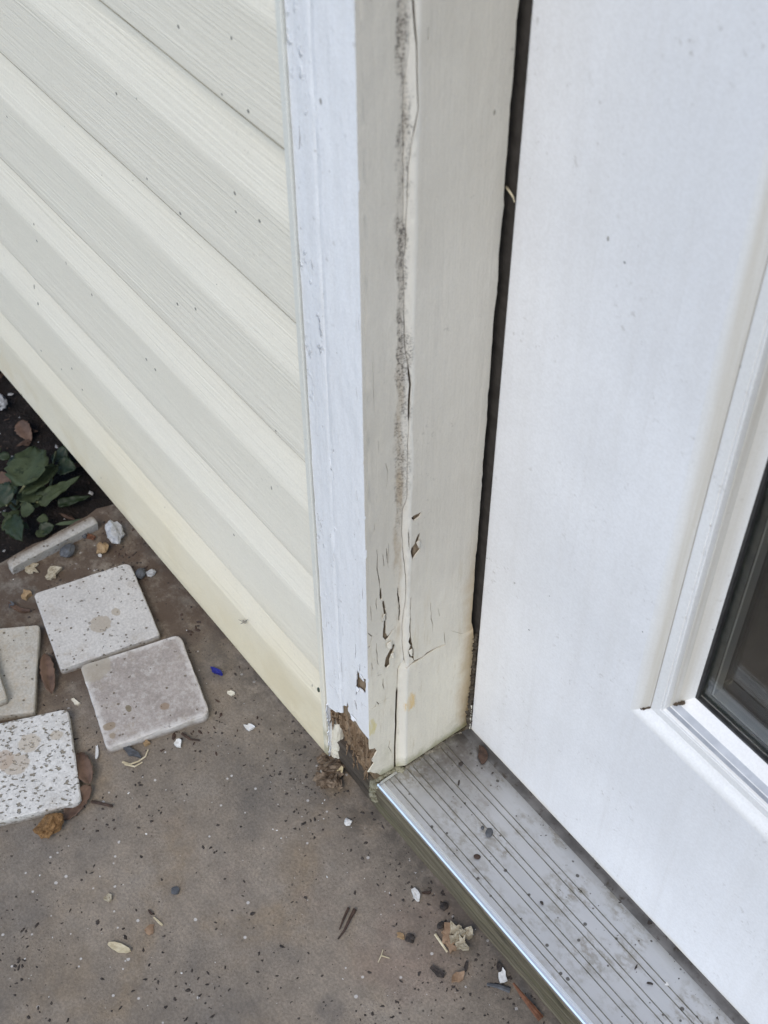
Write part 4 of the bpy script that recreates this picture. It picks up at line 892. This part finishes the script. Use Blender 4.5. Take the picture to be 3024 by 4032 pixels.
cp(zb, 545, 722, .0160, .0058, .0030, 12, m_dark, 32, 'dark bark fragment below the pale crumpled leaf', 'bark_fragment', 'bark', .02, 0, .25)
cp(zb, 668, 755, .0130, .0075, .0015, 75, m_leaft, 33, 'curled brown leaf scrap right of the dark bark fragment', 'leaf_scrap', 'leaf', .25, .3, .4, 0, 12)
cp(zb, 720, 675, .0100, .0030, .0022, -48, m_dark, 34, 'dark sliver between the crumpled leaf and the sill', 'bark_sliver', 'bark')
cp(zb, 962, 742, .0125, .0070, .0018, -30, m_white, 35, 'bluish white plastic flake against the foot of the sill', 'plastic_flake', 'flake', .1, .15, .45)
cp(zb, 938, 680, .0100, .0045, .0030, -30, m_dark, 36, 'dark crumb above the bluish white flake by the sill', 'crumb', 'crumb')
tag(tube('twig', [G(zb, 858, 788, .0015), G(zb, 930, 802, .002), G(zb, 1010, 828, .0018)], .0012, .0024, m_slate, None, 6, .6, 6), 'grey twig below the bluish white flake by the sill', 'twig')
tag(tube('bark_strip', [G(zb, 1030, 780, .012), G(zb, 1085, 855, .009), G(zb, 1150, 940, .005), G(zb, 1212, 1015, .003)], .0010, .0034, m_terra, None, 7, .5, 7), 'rust brown bark strip leaning on the foot of the sill', 'bark')
stx = empty('straw_star', G(zb, 170, 600), 'tiny star shaped straw scrap on the concrete', 'straw')
for i, (x, y) in enumerate(((180, 562), (222, 618), (148, 645))): tube('ray', [G(zb, 168, 602, .001), G(zb, x, y, .0012)], .0006, .0004, m_straw, stx, 5, 1, i)
tag(tube('straw', [on_y((1995, 738), .4550), on_y((2005, 752), .4500), on_y((2020, 775), .4480), on_y((2026, 795), .4490)], .0009, .0004, m_straw, None, 5, 1, 8), 'dry straw caught in the gap between jamb and door', 'straw')
# things lying on the sill
bug = empty('dead_beetle', G(z4, 948, 790, ZS), 'grey dead beetle lying on the grooved sill', 'insect')
blob('body', G(z4, 955, 798, ZS), (.0045, .0030, .0016), m_slate, 31, .15, 3, bug, (0, 0, -.9), None, True); blob('head', G(z4, 912, 765, ZS), (.0018, .0015, .0010), m_slate, 32, .15, 2, bug, (0, 0, -.9), None, True)
st(z4, 877, 955, (.0030, .0022, .0013), m_bark, 33, 'brown pointed seed on the sill below the dead beetle', 'seed', 'seed', .12, ZS, (0, 0, .7), True)
st(z4, 770, 348, (.0017, .0020, .0014), m_dark, 34, 'dark round seed on the sill close to the jamb corner', 'seed', 'seed', .15, ZS)
cp(z4, 912, 285, .0190, .0085, .0010, -30, m_bark, 37, 'flat dark leaf scrap on the sill in the jamb corner', 'leaf_scrap', 'leaf', .01, 0, .3, ZS-.0012)
cp(z4, 757, 470, .0060, .0016, .0012, -50, m_dark, 38, 'thin dark sliver on the sill above the dead beetle', 'sliver', 'bark', z=ZS)
cp(z5, 168, 1478, .0050, .0022, .0014, 10, m_dark, 39, 'dark crumb on a sill groove in mid sill', 'crumb', 'crumb', z=ZS)
cp(z5, 742, 1868, .0050, .0015, .0012, -65, m_dark, 40, 'upright dark sliver on the lower right of the sill', 'sliver', 'bark', z=ZS)
cp(z5, 828, 1968, .0055, .0017, .0012, 40, m_dark, 41, 'dark sliver next to the white triangle on the sill', 'sliver', 'bark', z=ZS)
cp(z5, 928, 1968, .0048, .0040, .0012, 20, m_white, 42, 'white triangular chip on the lower right of the sill', 'paint_chip', 'chip', z=ZS, n=3)
cp(z5, 822, 1600, .0050, .0030, .0020, 60, m_dark, 43, 'dark crumb on the sill under the door edge', 'crumb', 'crumb', z=ZS-.002)
# seed like speck stuck to the channel beside the rotten foot
tag(blob('seed', on_y(z3(217, 880), YV-.0022), (.0016, .0010, .0034), m_simple('green_seed', (.035, .05, .035), (.06, .08, .055), 200, .4, .1, .0005), 51, .1, 2), 'dark green seed stuck to the siding edge beside the casing', 'seed')
bugm = m_simple('grey_midge', (.20, .18, .14), (.30, .27, .22), 200, .8, .2, .001)
mg = empty('midge', on_y((957, 2450), YV), 'small grey midge resting on the lowest siding course', 'insect')
blob('body', on_y((962, 2452), YV-.0010), (.0022, .0008, .0016), bugm, 52, .3, 2, mg)
for i, (x, y) in enumerate(((940, 2440), (948, 2456), (975, 2440))): tube('leg', [on_y((960, 2450), YV-.0010), on_y((x, y), YV-.0006)], .0004, .0003, bugm, mg, 4, 1, i)

# loose grit nobody could count
def grit(name, n, m, region, smin, smax, label, seed, z=0.0, stretch=2.0, gather=None):
    r = random.Random(seed); V = []; F = []; done = 0
    while done < n:
        p = region(r)
        if p is None: continue
        if gather and r.random() > gather(p): continue
        s = smin+(smax-smin)*r.random()**4; a = r.random()*6.283; L = s*r.uniform(1, stretch); w = s*r.uniform(.6, 1); h = s*r.uniform(.35, .7); o = len(V)
        ca, sa = math.cos(a), math.sin(a)
        for (x, y, zz) in ((1, .2, .1), (.3, .9, .1), (-.6, .8, .05), (-1, -.1, .1), (-.4, -.9, .05), (.6, -.8, .1), (.5, 0, 1), (-.4, .1, .9)):
            x *= L*r.uniform(.35, 1.2); y *= w*r.uniform(.35, 1.3); V.append((p[0]+x*ca-y*sa, p[1]+x*sa+y*ca, z+zz*h))
        F += [(o, o+1, o+6), (o+1, o+2, o+7), (o+1, o+7, o+6), (o+2, o+3, o+7), (o+3, o+4, o+7), (o+4, o+5, o+6), (o+4, o+6, o+7), (o+5, o, o+6)]
        done += 1
    o = ob(name, V, F, m); o['kind'] = 'stuff'; o['label'] = label; o['category'] = 'grit'; return o
def reg(r): return (r.uniform(-.93, -.16), r.uniform(.02, .355))
def gat(p): return .12+.9*max(0, noise.noise(Vector((p[0]*11, p[1]*11, 0)))*1.5)**1.5+.7*max(0, (p[1]-.27)/.08)**2*(p[0] > -.6)
grit('dark_grit', 4200, m_dark, reg, .00022, .0019, 'dark grit and seed crumbs strewn over the concrete', 1, 0, 1.7, gat)
grit('white_grit', 260, m_white, reg, .0003, .0014, 'white grains scattered over the concrete', 2, 0, 1.6, gat)
def regs(r): return (r.uniform(-.468, .0), r.uniform(.366, .448))
grit('sill_grit', 300, m_dark, regs, .00025, .0011, 'fine dark grit lying on the grooved sill', 3, ZS-.0003, 2.0, lambda p: .35+.6*max(0, (p[1]-.40)/.05))
def regw(r):
    x = r.uniform(-.93, -.60); y = r.uniform(.06, .355); return (x, y)
grit('brown_litter', 420, m_bark, regw, .0004, .0024, 'brown bark crumbs and leaf litter round the tiles', 4, 0, 2.2, lambda p: max(0, noise.noise(Vector((p[0]*16, p[1]*16, 3))))*1.6+.15*(p[1] > .31))
m_litter = m_simple('soil_litter', (.035, .020, .014), (.090, .055, .038), 120, .85, .4, .001)
def regl(r): return (r.uniform(-1.55, -.945), r.uniform(-.05, .42))
grit('soil_litter', 700, m_litter, regl, .001, .007, 'brown bark and leaf litter on the dark soil', 5, -.058, 3.0)
grit('soil_stones', 160, m_gst, regl, .001, .004, 'small pale stones on the dark soil', 6, -.058, 1.5)

# ------------------------------------------------------------------ weeds at the left edge
m_lg = m_simple('weed_leaf', (.028, .042, .018), (.058, .076, .036), 35, .7, .4, .002, (1, 1, 1), (.014, .024, .010))
m_lg2 = m_simple('weed_leaf_dark', (.010, .020, .007), (.024, .038, .015), 35, .5, .4, .002)  # both leaf greens kept dim: shade over the bed is in the colour
m_stem = m_simple('weed_stem', (.12, .13, .06), (.20, .19, .10), 60, .6, .2, .001)
def L3(x, y, z): return on_z(zl(x, y), z)
wd_ = empty('weed', L3(160, 1480, -.06), 'broad leaved green weed growing at the edge of the slab under the siding', 'weed')
root = L3(160, 1470, -.055)
spec = [((235, 1260, -.010), (330, 850, -.020), .046, m_lg, .05, 'ovate'), ((215, 1350, -.02), (560, 1030, -.022), .020, m_lg, .1, 'round'), ((370, 1420, -.035), (780, 1150, -.025), .018, m_lg, .05, 'blade'),
        ((60, 1450, -.02), (-80, 1250, -.01), .034, m_lg2, .1, 'ovate'), ((560, 1060, -.035), (720, 1090, -.03), .022, m_lg2, .1, 'ovate'), ((540, 930, -.04), (640, 1000, -.04), .022, m_lg2, .1, 'ovate'),
        ((560, 1440, -.045), (880, 1350, -.045), .012, m_lg2, .05, 'blade'), ((200, 1500, -.035), (330, 1480, -.03), .018, m_lg, .1, 'ovate'), ((90, 1560, -.035), (190, 1760, -.03), .022, m_lg2, .15, 'ovate'), ((30, 1600, -.035), (120, 1640, -.04), .02, m_lg, .1, 'ovate'),
        ((380, 1700, -.05), (520, 1640, -.045), .016, m_lg2, .1, 'ovate'), ((170, 1400, -.03), (440, 1270, -.03), .022, m_lg, .1, 'round')]
for i, (a, b, w, m, dr, sh) in enumerate(spec):
    leaf('leaf', L3(*a), L3(*b), w, m, wd_, i, dr, .22, .5, Vector((.3, -.3, 1)), sh)
rw_ = random.Random(9)
for i in range(34):
    x, y = rw_.uniform(-60, 620), rw_.uniform(880, 1750)
    if y < 620+1.05*x: continue
    an = rw_.random()*6.28; L = rw_.uniform(40, 150); zz = -.05+.015*rw_.random()
    leaf('leaf', L3(x, y, zz), L3(x+L*math.cos(an), y+L*math.sin(an), zz+.006*rw_.uniform(-1, 1)), rw_.uniform(.006, .018), rw_.choice((m_lg, m_lg2, m_lg2)), wd_, 100+i, .1, .25, .6, Vector((.3, -.3, 1)), rw_.choice(('ovate', 'blade', 'round')), 8, 5)
for i, (a, b) in enumerate((((235, 1260, -.010), root), ((370, 1420, -.035), root), ((60, 1450, -.02), root), ((560, 1060, -.035), (480, 1350, -.055)), ((540, 930, -.04), (480, 1350, -.055)))):
    a = L3(*a); b = Vector(b) if isinstance(b, Vector) else L3(*b)
    tube('stem', [b, (a+b)/2+Vector((0, 0, .006)), a], .0014, .0011, m_stem, wd_, 6, 1, i)
gb = leaf('grass_blade', L3(1160, 1570, -.012), L3(530, 1625, -.020), .009, m_lg, None, 31, .04, .3, .1, Vector((.2, -.4, 1)), 'blade'); tag(gb, 'green grass blade poking out behind the upright tile', 'grass')
o = leaf('dead_leaf', L3(180, 640, -.050), L3(300, 820, -.055), .018, m_leafb, None, 41, .05, .3, .3, Vector((.2, -.4, 1)), 'ovate'); tag(o, 'tan dead leaf on the soil above the weed', 'leaf')
o = leaf('dead_leaf', L3(-30, 1150, -.04), L3(110, 1360, -.045), .022, m_leafb, None, 42, .05, .3, .3, Vector((.2, -.4, 1)), 'ovate'); tag(o, 'reddish dead leaf at the left edge behind the weed', 'leaf')
tag(tube('stick', [L3(-20, 995, -.045), L3(60, 990, -.043), L3(120, 975, -.045)], .0012, .0009, m_gst, None, 5, 1, 9), 'thin pale stick on the soil at the left edge', 'stick')
for i, (x, y, s) in enumerate(((5, 490, .011),)):
    tag(blob('pebble', L3(x, y, -.062), (s, s*.8, s*.7), m_gst, 70+i, .3), 'grey stone on the soil at the far left edge', 'pebble')
